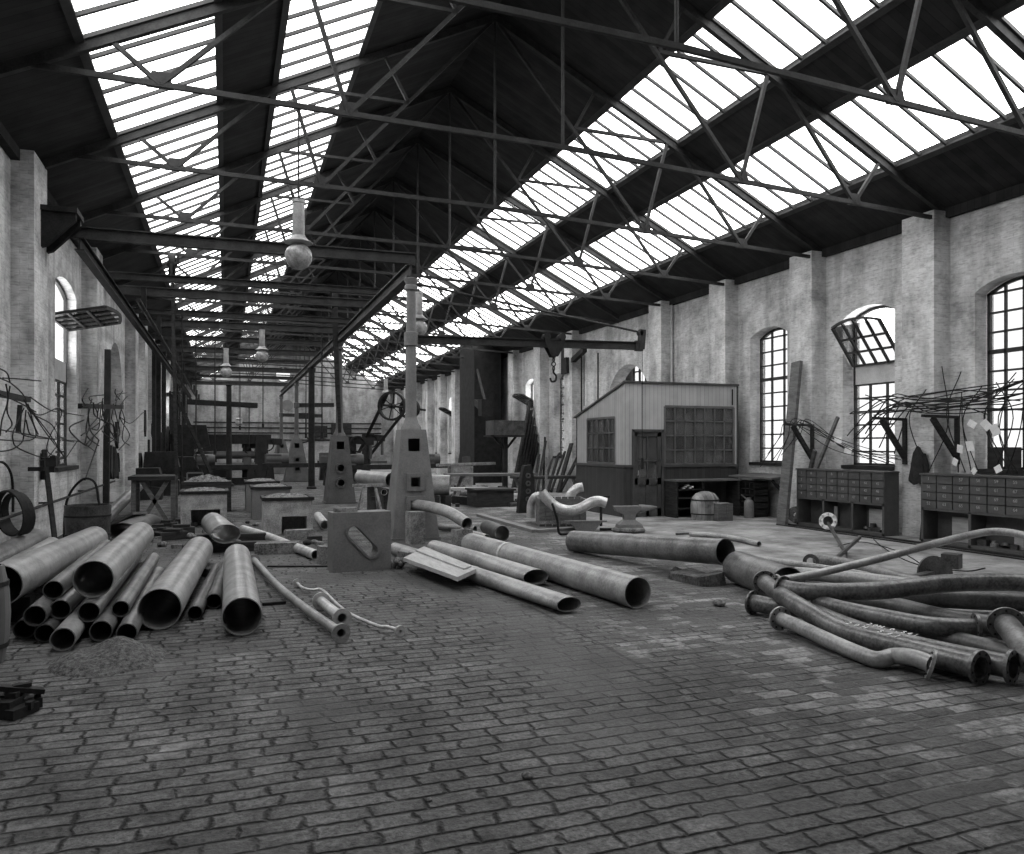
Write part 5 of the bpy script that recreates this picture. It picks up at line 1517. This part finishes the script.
MB().ring((q.x, q.y, .62), (0, 0, 1), .235, .2, .035).build('hoop', M_iron, t)

# tub by the wall with a rod looped over it
q = Vector((-2.2, 15.05, 0))
t = thing('iron_tub', 'round riveted tub behind the stack, by the window wall', 'tub', tuple(q))
MB().lathe([(.33, 0), (.345, .35), (.36, .70), (.335, .70), (.32, .1), (.01, .08)], q, 30).build('tub_body', M_steel3, t)
MB().ring(q + Vector((0, 0, .52)), (0, 0, 1), .362, .34, .03).build('hoop', M_iron, t)
MB().ring(q + Vector((0, 0, .2)), (0, 0, 1), .352, .33, .03).build('hoop', M_iron, t)
m = MB().tube(smooth_path([q + Vector((-.38, .1, .0)), q + Vector((-.33, .05, .75)), q + Vector((-.1, .0, 1.12)), q + Vector((.1, 0, 1.08)), q + Vector((.17, 0, .72))], 6), .02, 8)
m.tube([q + Vector((.17, 0, .72)), q + Vector((.17, 0, .1))], .02, 8)
single('bent_rod', m, M_iron, 'thick rod looped over the rim of the riveted tub', 'rod', tuple(q + Vector((-.38, .1, 0))))

# rods hung on the window wall, nearest rack
lw = random.Random(4)
def wl_pt(px, py, x): return wallpt(px, py, x)
XW = -2.5
t = thing('rack_bracket', 'dark wall bracket loaded with curled rods on the first pier of the window wall', 'bracket', tuple(wl_pt(20, 400, XW)))
a = wl_pt(-20, 385, XW); b = wl_pt(28, 396, XW)
MB().beam(a + Vector((-.0, 0, -.05)), b + Vector((0, 0, -.05)), .07, .07).build('arm', M_iron, t)
MB().beam(wl_pt(20, 405, XW), wl_pt(18, 432, XW - .02), .05, .05).build('bracket_foot', M_iron, t)
loops = [[(-20, 385), (20, 398), (38, 415), (58, 408), (61, 416), (50, 436), (48, 452), (64, 459)],
         [(0, 378), (12, 384), (24, 396), (30, 412), (52, 425), (58, 442), (48, 457), (40, 461)],
         [(24, 408), (14, 430), (13, 440), (18, 448), (40, 457), (50, 458)],
         [(26, 410), (24, 430), (22, 442), (10, 450), (-10, 452)],
         [(22, 406), (20, 428), (26, 436), (50, 439), (80, 442), (96, 452)],
         [(28, 412), (36, 432), (33, 439), (20, 441), (-10, 439)],
         [(26, 404), (48, 432), (60, 450), (65, 459)], [(24, 400), (44, 430), (56, 446), (66, 460)],
         [(-10, 428), (20, 433), (48, 438), (74, 442)], [(0, 394), (20, 403), (36, 412)],
         [(3, 378), (20, 379), (41, 381)], [(-10, 365), (6, 372), (10, 382)], [(6, 384), (8, 400), (2, 420), (0, 436)], [(10, 386), (7, 410), (12, 424), (6, 432)],
         [(30, 397), (50, 410), (66, 413), (84, 416)], [(78, 440), (70, 452), (66, 458)], [(28, 404), (34, 425), (38, 435), (30, 434), (26, 420)]]
for i, L_ in enumerate(loops):
    x = XW + .02 + .012 * i
    rod([wl_pt(px, py, x) for px, py in L_], .0085, 'thin curled iron rod of the tangle on the first pier of the window wall', 'curled rods on the first pier')
t = thing('rack_bracket', 'dark wall bracket crowded with hooks on the second pier of the window wall', 'bracket', tuple(wl_pt(103, 406, -2.3)))
a, b = wl_pt(80, 406, -2.35), wl_pt(122, 407, -2.2)
MB().beam(a, b, .07, .09).build('arm', M_iron, t)
MB().beam(wl_pt(108, 350, -2.45), wl_pt(106, 508, -2.45), .16, .12, (1, 0, 0)).build('upright', M_iron, t)
for i in range(22):
    px, py = lw.uniform(82, 124), lw.uniform(398, 410); x = -2.35 + lw.uniform(0, .35)
    k = lw.random()
    if k < .4: P3 = [(px, py), (px + lw.uniform(-4, 4), py + 12), (px + lw.uniform(-8, 8), py + lw.uniform(18, 32)), (px + lw.uniform(-14, 12), py + lw.uniform(30, 44))]
    elif k < .75: P3 = [(px, py), (px + lw.uniform(-5, 5), py - 6), (px + lw.uniform(-8, 14), py + lw.uniform(-18, -6))]
    else: P3 = [(px, py + 8), (px + 10, py + lw.uniform(4, 14)), (px + lw.uniform(16, 26), py + lw.uniform(2, 18))]
    rod([wl_pt(a_, b_, x) for a_, b_ in P3], .011, 'short bent rod hung on the crowded bracket of the second pier', 'bent rods on the second pier')
rod([wl_pt(84, 420, -2.3), wl_pt(70, 427, -2.3), wl_pt(74, 436, -2.3), wl_pt(88, 446, -2.3), wl_pt(94, 436, -2.3)], .012, 'single curled rod stretching between the two racks of the window wall', None)
rod([wl_pt(99, 440, -2.3), wl_pt(92, 460, -2.3), wl_pt(85, 480, -2.3)], .012, 'straight thin rod hanging slantwise below the crowded bracket', None)
# rail along the wall, vice, leaning shafts, hoops
a, b = wl_pt(-30, 514, -2.5), wl_pt(103, 482, -2.5)
m = MB().tube([Vector((-2.5, 9, .82)), Vector((-2.5, 21, .86))], .022, 8)
for y in (10, 13.6, 17, 20.4): m.tube([(-2.5, y, .84), (-2.66, y, .84)], .016, 6)
single('wall_rail', m, M_iron, 'thin iron rail running low along the window wall behind the tub', 'rail', (-2.5, 9, .8))
q = wl_pt(52, 462, -2.35)
m = MB().box(q, (.13, .16, .13)).box(q + Vector((.02, .02, .07)), (.07, .2, .04)).box(q + Vector((0, 0, -.1)), (.07, .07, .1)).tube([q + Vector((.04, .06, .02)), q + Vector((.08, .3, .06))], .02, 8)
m.beam(q + Vector((-.1, 0, -.1)), q + Vector((-.3, 0, -.1)), .05, .06)
single('pipe_vice', m, M_iron, 'dark pipe vice fixed to the window wall below the curled rods', 'vice', tuple(q))
a, b = G(57, 545), wl_pt(44, 450, -2.6); a = Vector((-2.30, 13.5, .30)); 
m = MB().beam(Vector((-2.33, 13.2, 0)), b, .06, .06)
m.beam(b + Vector((0, 0, -.05)), b + Vector((0, 0, -.45)), .1, .08)
single('long_hammer', m, M_woodd, 'long handled tool leaning on the window wall beside the tub', 'tool', (-2.33, 13.2, 0))
for i, (px, py, rr_, lab) in enumerate(((13, 520, .42, 'first black iron hoop leaning on the window wall at the photograph border'), (17, 522, .40, 'second black iron hoop, tucked inside the first'))):
    c = wl_pt(px - 8, py - 4, -2.6 + .09 * i)
    c = Vector((-2.56 + .05 * i, 11.6 + .1 * i, .548 + .3 - .02 * i))
    m = MB().ring(c, (.7, .7, .12), .30 - .02 * i, .275 - .02 * i, .085, 36)
    single('iron_hoop', m, M_iron, lab, 'hoop', (c.x, c.y, .548))
p = [wl_pt(-6, 462, -2.58), wl_pt(4, 463, -2.58), wl_pt(11, 474, -2.58), wl_pt(13, 492, -2.58), wl_pt(13, 512, -2.58)]
rod(p, .016, 'thin bowed rod standing in front of the black iron hoops', None)

# dark upright and door edge in the arched recess; open gear behind
m = MB().span((XL - .3, 23.46, 0), (XL - .1, 23.8, 3.3))
single('door_leaf', m, M_woodd, 'narrow dark door edge standing in the arched recess of the window wall', 'door', (XL - .2, 23.6, 0))
# short pipes and planks on the floor behind the tub
a = G(102, 522, .12); pipe_thing([a, a + Vector((.3, 4.2, .55))], .13, 'grey pipe sloping up to the wall behind the tub', M_steel)
a = G(122, 531, .2); pipe_thing([a, a + Vector((.25, 1.9, .0))], .19, 'dark wide pipe lying behind the stack with flattened mouth', M_steel3, sq=lambda f: (1.3, .75))
m = MB().beam(G(112, 526, .06), G(140, 513, .4), .28, .05); single('loose_plank', m, M_wood, 'loose plank resting beside the dark wide pipe behind the stack', 'plank', tuple(G(112, 526)))
rb_ = random.Random(8)
for i in range(5):
    q = G(144 + 9 * i, 540 - 5 * (i % 3)); m = MB().box(q + Vector((0, .1, .07)), (.5, .24, .14), rz=rb_.uniform(-.5, .5)); m.box(q + Vector((.03, .12, .16)), (.3, .18, .06), rz=rb_.uniform(-.5, .5))
    single('scrap_timber', m, M_woodd, 'dark scrap timber strewn on the floor behind the stack', 'timber scrap', tuple(q), 'scrap timbers behind the stack')
# bench with crossed legs on the window wall side
q = G(152, 524)
t = thing('work_bench', 'dark bench with crossed legs beyond the tub, by the window wall', 'bench', tuple(q))
MB().span((q.x - .5, q.y + .2, .95), (q.x + .45, q.y + 1.6, 1.03)).build('bench_top', M_woodd, t)
for sx, dx in ((-.4, 0), (-.25, .55), (.3, -.55), (.4, 0)):
    MB().beam(q + Vector((sx, .35, 0)), q + Vector((sx + dx, .35, .95)), .09, .09, (0, 1, 0)).build('leg', M_wood, t)
for sx in (-.42, .4): MB().beam(q + Vector((sx, 1.45, 0)), q + Vector((sx, 1.45, .95)), .09, .09, (0, 1, 0)).build('leg', M_wood, t)

# ================================================================== anvils, curved tube on its stand
def anvil(c, s, rz, label):
    t = thing('anvil', label, 'anvil', tuple(c)); rot = Matrix.Rotation(rz, 3, 'Z'); c = Vector(c)
    def pr(z, l0, l1, w): return [c + rot @ Vector(p) * s for p in ((l0, -w, z), (l1, -w, z), (l1, w, z), (l0, w, z))]
    secs = [pr(.10, -.27, .27, .16), pr(.17, -.25, .25, .15), pr(.27, -.12, .12, .09), pr(.38, -.13, .13, .09), pr(.46, -.3, .22, .1), pr(.56, -.34, .24, .1)]
    m = MB(); vs = [p for q in secs for p in q]; fs = [(0, 1, 2, 3), (20, 21, 22, 23)]
    for i in range(5):
        for k in range(4): fs.append((i * 4 + k, i * 4 + (k + 1) % 4, i * 4 + 4 + (k + 1) % 4, i * 4 + 4 + k))
    m.add(vs, fs)
    hp = [c + rot @ Vector((.22 + .1 * i, 0, .50 + .008 * i)) * s for i in range(5)]
    m.tube(hp, [.09 * s, .078 * s, .06 * s, .04 * s, .012 * s], 12)
    m.build('anvil_body', M_cast, t, smooth=False)
    m = MB(); 
    m.lathe([(.34 * s, 0), (.38 * s, .05 * s), (.36 * s, .09 * s), (.3 * s, .105 * s)], c, 7)
    m.build('stone_base', M_stone, t, smooth=False)
q = G(629, 532); anvil(q, .92, -.25, 'grey anvil on a rough stone base before the office door')
q = G(586, 532)
t = thing('iron_trough', 'wide shallow iron trough with slanting ends on the floor before the curved tube', 'trough', tuple(q))
rot = Matrix.Rotation(-.3, 3, 'Z')
MB().prism([q + rot @ Vector(p) for p in ((-.16, 0, 0), (.16, 0, 0), (.32, 0, .2), (-.32, 0, .2))], rot @ Vector((0, .3, 0))).build('trough_body', M_cast, t)
MB().beam(q + rot @ Vector((-.42, .02, .21)), q + rot @ Vector((.42, .02, .21)), .06, .03).build('rim', M_cast, t)
m = MB().tube([q + Vector((.35, .1, .03)), q + Vector((1.0, -.1, .03))], .03, 8).tube([q + Vector((.9, -.1, .02)), q + Vector((.9, -.1, .28))], .025, 8)
single('iron_bar', m, M_iron, 'iron bar with an upright peg on the floor beside the shallow trough', 'bar', tuple(q + Vector((.6, 0, 0))))
# floor plate edging
m = MB().beam(G(480, 515, .03), G(536, 531, .03), .18, .06).beam(G(536, 531, .03), G(582, 528, .03), .18, .06)
single('floor_plate', m, M_cast, 'low iron plate edge on the floor under the crate with the curved tube', 'floor plate', tuple(G(536, 531)))
# slatted crate and curved light tube
q = G(563, 526.5)
t = thing('wooden_crate', 'grey wooden crate of upright boards under the curved light tube', 'crate', tuple(q))
m = MB(); w2, dd, hh = .5, .75, .58
rot = Matrix.Rotation(-.28, 3, 'Z')
def L3(x, y, z): return q + rot @ Vector((x, y, z))
for k in range(7):
    m.prism([L3(-w2 + .145 * k, 0, 0), L3(-w2 + .145 * k + .12, 0, 0), L3(-w2 + .145 * k + .12, 0, hh), L3(-w2 + .145 * k, 0, hh)], rot @ Vector((0, .03, 0)))
    m.prism([L3(-w2 + .145 * k, dd, 0), L3(-w2 + .145 * k + .12, dd, 0), L3(-w2 + .145 * k + .12, dd, hh), L3(-w2 + .145 * k, dd, hh)], rot @ Vector((0, .03, 0)))
m.prism([L3(-w2, .03, 0), L3(-w2, dd, 0), L3(-w2, dd, hh), L3(-w2, .03, hh)], rot @ Vector((.03, 0, 0)))
m.prism([L3(w2 - .03, .03, 0), L3(w2 - .03, dd, 0), L3(w2 - .03, dd, hh), L3(w2 - .03, .03, hh)], rot @ Vector((.03, 0, 0)))
m.build('boards', M_wood, t)
MB().prism([L3(-w2, -.02, .05), L3(w2, -.02, .05), L3(w2, -.02, .12), L3(-w2, -.02, .12)], rot @ Vector((0, .02, 0))).build('batten', M_timber, t)
D_ = 16.15
P_ = [V(541.5, 492, D_), V(547.5, 499.5, D_), V(555, 506, D_), V(563, 509.5, D_), V(572, 510.5, D_), V(581, 508, D_), V(590, 503, D_), V(598, 501, D_), V(606, 503, D_)]
pipe_thing(P_, .106, 'thick shiny white tube bent like a wave, lying on the wooden crate', M_white, name='curved_tube')
P_ = [V(531, 518, 17.6), V(531.5, 505, 17.6), V(535, 497.5, 17.5), V(541, 496, 17.4)]
pipe_thing(P_, .1, 'pale bent tube hooked over the far corner of the wooden crate', M_white, name='curved_tube')
P_ = [V(569, 503, 18.6), V(571, 494, 18.6), V(577, 488.5, 18.6), V(583, 487, 18.6)]
pipe_thing(P_, .11, 'dark-mouthed white tube end standing up behind the wave tube', M_white, name='curved_tube')
q = G(601, 526); m = MB().tube([(q.x, q.y, 0), (q.x, q.y, .62)], .03, 8).beam((q.x - .2, q.y, .62), (q.x + .2, q.y, .62), .05, .05)
single('pipe_stand', m, M_iron, 'thin iron stand propping the outer end of the wave tube', 'stand', tuple(q))
q = G(557, 536); m = MB().tube(smooth_path([q + Vector((-.1, 0, .62)), q + Vector((.0, -.02, .3)), q + Vector((.05, 0, .05)), q + Vector((.3, .1, .03)), q + Vector((.5, .1, .03))], 5), .025, 8)
single('iron_hook', m, M_iron, 'dark hooked bar leaning on the crate below the wave tube', 'hook', tuple(q))
# plain thin standing rod
q = G(555, 528); single('standing_rod', MB().tube([(q.x + .3, q.y + 1.2, 0), (q.x + .3, q.y + 1.2, 1.45)], .03, 8), M_timber, 'thin upright pole behind the wooden crate', 'pole', (q.x + .3, q.y + 1.2, 0))
# ================================================================== the far half of the hall
# chimney breast, tank, wall crane on the far right side
y0 = 34.6
m = MB().prism([(10.75, y0, 0), (12.06, y0, 0), (12.06, y0, 6.1), (10.75, y0, 6.72)], (0, 2.4, 0)).span((10.65, y0 - .1, 0), (12.06, y0 + 2.5, .3))
t = single('chimney_stack', m, M_iron, 'broad black sheet iron flue standing from floor to roof on the windowed wall', 'flue', (11.7, y0 + 1, 0))
q = V(478, 408, 36)
t = thing('wall_crane', 'dark bracket crane arm fixed to the black sheet iron flue', 'crane', (10.9, q.y - 2.2, q.z - 1))
m = MB().beam((10.85, y0 - .1, 3.7), (10.3, y0 - 3.2, 3.2), .25, .3).beam((10.85, y0 - .1, 5.2), (10.45, y0 - 2.6, 3.5), .1, .1); m.build('arm', M_iron, t)
MB().box((10.25, y0 - 3.2, 3.3), (.5, .5, .7)).build('head', M_iron, t)
q = V(505, 428, 31.5)
t = thing('water_tank', 'square iron water tank on a post before the black flue', 'tank', (q.x, q.y, 0))
MB().box(q, (1.3, 1.0, .58)).build('tank_body', M_steel3, t)
m = MB().beam((q.x, q.y, 0), (q.x, q.y, q.z - .3), .18, .18).beam((q.x, q.y, q.z - .9), (q.x - .5, q.y, q.z - .3), .08, .08).beam((q.x, q.y, q.z - .9), (q.x + .5, q.y, q.z - .3), .08, .08)
m.span((q.x - .75, q.y - .5, q.z - .36), (q.x + .75, q.y + .5, q.z - .29)); m.build('tank_post', M_iron, t)
# leaning stacks of timber and bars on that wall
far = random.Random(12)
def leaner(px, py, qx, qy, w, th, lab, mat, grp=None, x=12.1):
    a = G(px, py); b = wallpt(qx, qy, x)
    single('leaning_plank', MB().beam(a, b, w, th, (-1, 0, .2)), mat, lab, 'plank', tuple(a), grp)
for i in range(6): leaner(513 + i * 3, 488 - i * .3, 530 + i * 1.6, 402 + i * 8, .26, .06, 'dark plank of the leaning bundle under the half-open far hopper window', M_woodd, 'leaning planks under the far hopper', 12.0)
for i in range(7): leaner(534 + i * 4.5 + far.uniform(-1.5, 1.5), 492.5, 539 + i * 6.5, 452 + far.uniform(-10, 12), far.uniform(.1, .3), .06, 'dark board of the row leaning on the wall behind the trestles', M_woodd, 'boards leaning behind the trestles', 12.0)
leaner(543, 488, 545, 437, .1, .05, 'tallest thin batten of the row leaning behind the trestles', M_woodd, None, 12.0)
for i in range(4): leaner(457 + i * 2, 478, 466 + i * 1.5, 424 + 5 * i, .4, .06, 'dark plank leaning against the wall just beyond the black flue', M_woodd, 'planks beyond the flue', 12.0)
# notched standard
q = G(527, 513)
t = thing('notched_standard', 'dark upright iron standard with a row of holes among the trestles', 'standard', tuple(q))
m = MB().prism([q + Vector((-.22, 0, 0)), q + Vector((.22, 0, 0)), q + Vector((.2, 0, .9)), q + Vector((.12, 0, 1.22)), q + Vector((-.06, 0, 1.2)), q + Vector((-.14, 0, .9))], (0, .2, 0)); m.build('standard_body', M_iron, t)
m = MB()
for k in range(4): MB().ring(q + Vector((.03, -.01, .35 + .2 * k)), (0, 1, 0), .07, .03, .03, 14).build('hole_rim', M_castd, t)
# trestles with planks
def trestle_table(px, py, L, W_, H_, rz, lab, mat=None):
    q = G(px, py); t = thing('trestle_table', lab, 'trestle table', tuple(q)); rot = Matrix.Rotation(rz, 3, 'Z')
    MB().box(q + Vector((0, 0, H_)), (L, W_, .08), rz=rz).build('table_top', mat or M_wood, t)
    for sx in (-1, 1):
        for sy in (-1, 1): MB().beam(q + rot @ Vector((sx * L * .38 - .25 * sx, sy * W_ * .3, H_ - .04)), q + rot @ Vector((sx * L * .38 + .06 * sx, sy * W_ * .42, 0)), .09, .09, (0, 1, 0)).build('leg', M_timber, t)
        MB().beam(q + rot @ Vector((sx * L * .38, -W_ * .4, .25)), q + rot @ Vector((sx * L * .38, W_ * .4, .25)), .06, .08).build('stretcher', M_timber, t)
trestle_table(490, 497, 3.0, .8, .75, -.1, 'long trestle table below the water tank', M_wood)
trestle_table(553, 500, 2.6, .8, .72, -.1, 'long trestle table in front of the leaning boards', M_woodd)
trestle_table(455, 500, 2.2, .5, .35, -.15, 'low pale trestle bench before the long trestle table', M_woodp)
q = G(462, 489); m = MB().beam(q + Vector((-1.0, 0, .95)), q + Vector((1.4, .2, 1.0)), .35, .1); m.span((q.x - .5, q.y - .2, 0), (q.x + .4, q.y + .3, .9))
single('plank_stack', m, M_timber, 'pale planks laid on a dark box beyond the low trestle bench', 'plank', tuple(q))
p1, p2 = V(432, 485, 22), V(450, 485, 22); pipe_thing([p1, p2], .28, 'pale wide pipe just past the foot of the closest crane pillar', M_steel2)
m = MB().span((p1.x, p1.y - .3, 0), (p1.x + .15, p1.y + .3, p1.z - .29)).span((p2.x - .2, p2.y - .3, 0), (p2.x - .05, p2.y + .3, p2.z - .29))
single('timber_block', m, M_woodd, 'timbers under the pale wide pipe past the crane pillar', 'timber block', (p1.x, p1.y, 0))

# plate bending rolls across the nave
xa, xb, yr = -2.0, 1.72, 37.0
t = thing('bending_rolls', 'wide dark plate bending rolls across the aisle with a heavy top beam', 'machine', ((xa + xb) / 2, yr, 0))
for x in (xa, xb - .5):
    m = MB().prism([(x, yr - .5, 0), (x + .6, yr - .5, 0), (x + .6, yr - .4, 1.2), (x + .45, yr - .3, 2.15), (x + .05, yr - .3, 2.15), (x, yr - .4, 1.2)], (0, .9, 0))
    m.build('end_frame', M_iron, t)
MB().beam((xa - .4, yr, 2.0), (xb + .2, yr, 2.0), .5, .42).build('top_beam', M_iron, t)
for z, y in ((1.3, yr), (.8, yr - .25), (.8, yr + .25)): MB().tube([(xa + .3, y, z), (xb - .3, y, z)], .17, 16).build('roll', M_castd, t)
MB().beam((xa, yr - .1, .15), (xb, yr - .1, .15), .8, .3).build('bed', M_iron, t)
pulley((xa - .45, yr, 1.4), (1, 0, 0), .9, .2, 'drive_pulley', 'large dark wheel at the end of the plate bending rolls', 6, 'wheel')
# machine tools, mostly silhouettes, each a column, table and spindle
def drill(px, py, h, lab):
    q = G(px, py); t = thing('drilling_machine', lab, 'machine', tuple(q), 'machine tools at the far end')
    MB().lathe([(.5, 0), (.5, .1), (.22, .2), (.18, h * .95), (.2, h)], q, 14).build('column', M_iron, t)
    MB().beam(q + Vector((-.2, 0, h * .93)), q + Vector((.9, -.2, h * .9)), .24, .3).build('head', M_iron, t)
    MB().tube([q + Vector((.75, -.2, h * .95)), q + Vector((.75, -.2, h * .55))], .07, 10).build('spindle', M_castd, t)
    MB().box(q + Vector((.55, -.1, h * .4)), (.8, .6, .12)).build('table', M_castd, t)
    MB().ring(q + Vector((.2, -.25, h * .85)), (0, 1, 0), .35, .29, .08, 20).build('hand_wheel', M_iron, t)
def lathe_machine(px, py, L, lab, rz=0):
    q = G(px, py); t = thing('lathe', lab, 'machine', tuple(q), 'machine tools at the far end')
    for sx in (-.4, .4): MB().prism([q + Vector((sx * L - .2, 0, 0)), q + Vector((sx * L + .2, 0, 0)), q + Vector((sx * L + .12, 0, .8)), q + Vector((sx * L - .12, 0, .8))], (0, .5, 0)).build('leg', M_iron, t)
    MB().box(q + Vector((0, .25, .88)), (L, .45, .18)).build('bed', M_iron, t)
    MB().box(q + Vector((-L * .36, .25, 1.15)), (L * .22, .42, .4)).tube([q + Vector((-L * .45, .25, 1.15)), q + Vector((-L * .15, .25, 1.15))], .24, 14).build('headstock', M_castd, t)
    MB().box(q + Vector((L * .34, .25, 1.1)), (L * .12, .3, .3)).build('tailstock', M_castd, t)
drill(262, 482, 2.1, 'dark drilling machine seen below the top beam of the bending rolls')
drill(247, 484, 1.9, 'drilling machine in the shadow between hearths and bending rolls')
drill(352, 486, 2.1, 'drilling machine between the first and second crane pillars')
drill(366, 481, 2.3, 'tall drilling machine with round head before the bright wall strip')
lathe_machine(375, 490, 2.8, 'lathe below the slanting belt between the crane pillars')
lathe_machine(345, 480, 2.6, 'far lathe showing between the crane pillars')
lathe_machine(300, 486, 3.0, 'dark lathe in front of the two grey pedestals')
lathe_machine(225, 490, 2.4, 'dark lathe behind the coke bin')
lathe_machine(449, 487, 2.4, 'lathe against the windowed wall before the leaning planks')
for i, (px, py, w, h) in enumerate(((175, 492, 1.6, 1.3), (160, 496, 1.2, 1.5), (190, 486, 1.6, 2.6), (214, 482, 1.2, 2.2), (146, 500, .9, 1.0))):
    q = G(px, py)
    t = thing('punching_machine', 'black bulky machine frame, %s in the dark row along the window wall' % ORD[i], 'machine', tuple(q), 'machine tools at the far end')
    m = MB().prism([q + Vector((-w / 2, 0, 0)), q + Vector((w / 2, 0, 0)), q + Vector((w / 2, 0, h * .35)), q + Vector((w * .1, 0, h * .4)), q + Vector((w * .1, 0, h * .6)), q + Vector((w / 2, 0, h * .65)), q + Vector((w * .4, 0, h)), q + Vector((-w * .4, 0, h))], (0, .8, 0))
    m.build('machine_frame', M_iron, t)
    MB().ring(q + Vector((-w * .55, .4, h * .7)), (1, 0, 0), h * .28, h * .23, .1, 22).beam(q + Vector((-w * .55, .4, h * .45)), q + Vector((-w * .55, .4, h * .95)), .05, .05).build('flywheel', M_iron, t)
# long poles, ropes hanging in the dark part
for i, (px, kb, z0, z1) in enumerate(((263, 7, 2.6, 5.1), (215, 5, 1.6, 5.1), (306, 7, 2.2, 5.1), (322, 4, 2.1, 5.1), (182, 3, .9, 5.1), (196, 5, 1.2, 5.1), (240, 8, 2.6, 5.1))):
    tt = math.tan(math.atan((px - HX) / FPX) + YAW); q = Vector((ys[kb] * tt, ys[kb], 0))
    m = MB().tube([(q.x, q.y, z0), (q.x, q.y, z1)], .02, 6)
    if z0 > 0: m.tube([(q.x, q.y, z0), (q.x, q.y, z0 - .18)], .05, 8)
    single('hanging_rope', m, M_iron, 'thin rope with a weight hanging from the overhead cross beams', 'rope', (q.x, q.y, z0 - .18 if z0 else 0), 'ropes hanging from the cross beams')
a, b = V(178, 400, 21), V(214, 480, 21.5)
m = MB().beam(a, b, .14, .08); m.beam(b, Vector((b.x, b.y, 0)), .08, .08)
single('sloping_beam', m, M_woodd, 'long dark beam sloping down behind the wide hearth', 'beam', (b.x, b.y, 0))
# round plate and shelf pipes on the end wall
q = Vector((V(285, 407, 62).x, Y1 - .03, V(285, 407, 62).z))
single('wall_disc', MB().lathe([(.42, -.02), (.42, .02)], q, 24, Matrix.Rotation(R(90), 3, 'X')), M_cast, 'round grey disc fixed on the end wall above the far jib', 'disc', tuple(q))
for i, py in enumerate((423, 428, 433, 440)):
    z = EYE - (py - HY) / FPX * (61.6 * C_ + 5 * S_)
    m = MB().tube([(-2.2, Y1 - .12, z), (11.5, Y1 - .12, z)], .05, 8)
    for x in range(-2, 12, 3): m.tube([(x, Y1 - .12, z), (x, Y1, z)], .03, 6)
    single('wall_pipe', m, M_iron, 'long level pipe across the end wall, %s from the top' % ORD[i], 'pipe', (0, Y1 - .12, z), 'level pipes on the end wall')
for i, (px, py, w) in enumerate(((325, 431, 1.0), (348, 428, 1.5))):
    q = V(px, py, 57.5)
    m = MB().box((q.x, Y1 - .2, q.z), (w, .3, .9))
    for k in range(3): m.box((q.x, Y1 - .38, q.z - .25 + .28 * k), (w * .9, .06, .12))
    single('wall_shelf', m, M_woodd, 'dark set of shelves on the end wall, %s from the plain iron column' % ORD[i], 'shelves', (q.x, Y1 - .2, q.z - .45))
# lumps and litter on the far floor, pebbles on the setts
for i, (px, py, s) in enumerate(((429, 801, .016), (527, 778, .03), (719, 606, .07))):
    q = G(px, py); m = MB().ball((q.x, q.y, s * .45), s, 10, .55)
    single('loose_stone', m, M_stone if i != 1 else M_coal, ('small pale pebble lying alone on the near setts', 'small dark lump of coal on the near setts', 'dark flat lump lying between the long pipes and the heap')[i], 'stone', tuple(q), smooth=False)
# wooden work box between pillar and crate
q = G(497, 507); 
m = MB().span((q.x - .6, q.y + .0, 0), (q.x + .5, q.y + .9, .45)).span((q.x - .65, q.y - .05, .45), (q.x + .55, q.y + .95, .5))
single('timber_stack', m, M_woodd, 'dark low timber stack on the floor under the long trestle table', 'timber', tuple(q))

# dark uprights, straps and tools crowding the far window wall
fr_ = random.Random(33)
for i in range(13):
    y = 30.6 + i * 2.1 + fr_.uniform(-.3, .3); x = XL + fr_.uniform(.45, .62)
    h = fr_.choice((3.2, 4.2, 5.2, 5.8))
    m = MB().beam((x, y, 0), (x, y, h), fr_.uniform(.06, .2), fr_.uniform(.08, .16), (0, 1, 0))
    single('upright_post', m, M_iron, 'black upright post crowded among others along the far end of the window wall', 'post', (x, y, 0), 'posts along the far window wall')
for i in range(9):
    y = 21.3 + i * 1.1 if i < 2 else 27.2 + i * 1.4
    x = XL + .3; z = 1.9 + fr_.uniform(-.2, 1.2); L_ = fr_.uniform(.5, 1.1)
    m = MB().prism([(x, y - .1, z), (x, y + .12, z), (x, y + .22, z - L_ * .7), (x, y + .05, z - L_), (x, y - .2, z - L_ * .75)], (.06, 0, 0))
    single('hung_apron', m, M_cloth, 'dark cloth apron hung on the window wall beyond the arched recess', 'apron', (x, y, z - L_), 'aprons on the window wall')
# bricks, offcuts and lumps littering the ash floor between hearths and stack
for i in range(34):
    px, py = fr_.uniform(150, 320), fr_.uniform(517, 549)
    q = G(px, py); s = fr_.uniform(.06, .14)
    if fr_.random() < .5: m = MB().box((q.x, q.y, s * .35), (s * 2, s, s * .7), rz=fr_.uniform(0, 3))
    else: m = MB().ball((q.x, q.y, s * .35), s * .7, 7, .6)
    single('loose_lump', m, (M_stone, M_woodd, M_coal)[i % 3], 'small lump or offcut littering the ash floor near the hearths', 'litter', (q.x, q.y, 0), 'lumps on the ash floor', smooth=False)
for i in range(26):
    px, py = fr_.uniform(432, 530), fr_.uniform(486, 507)
    q = G(px, py); s = fr_.uniform(.1, .3)
    m = MB().box((q.x, q.y, s * .4), (s * 2.4, s, s * .8), rz=fr_.uniform(0, 3)) if i % 2 else MB().tube([(q.x, q.y, s * .3), (q.x + s * 3, q.y + s, s * .3)], s * .3, 10)
    single('scrap_metal', m, (M_steel3, M_woodd, M_timber, M_iron)[i % 4], 'scrap block or bar lying among the far trestles', 'scrap', (q.x, q.y, 0), 'scraps among the trestles')
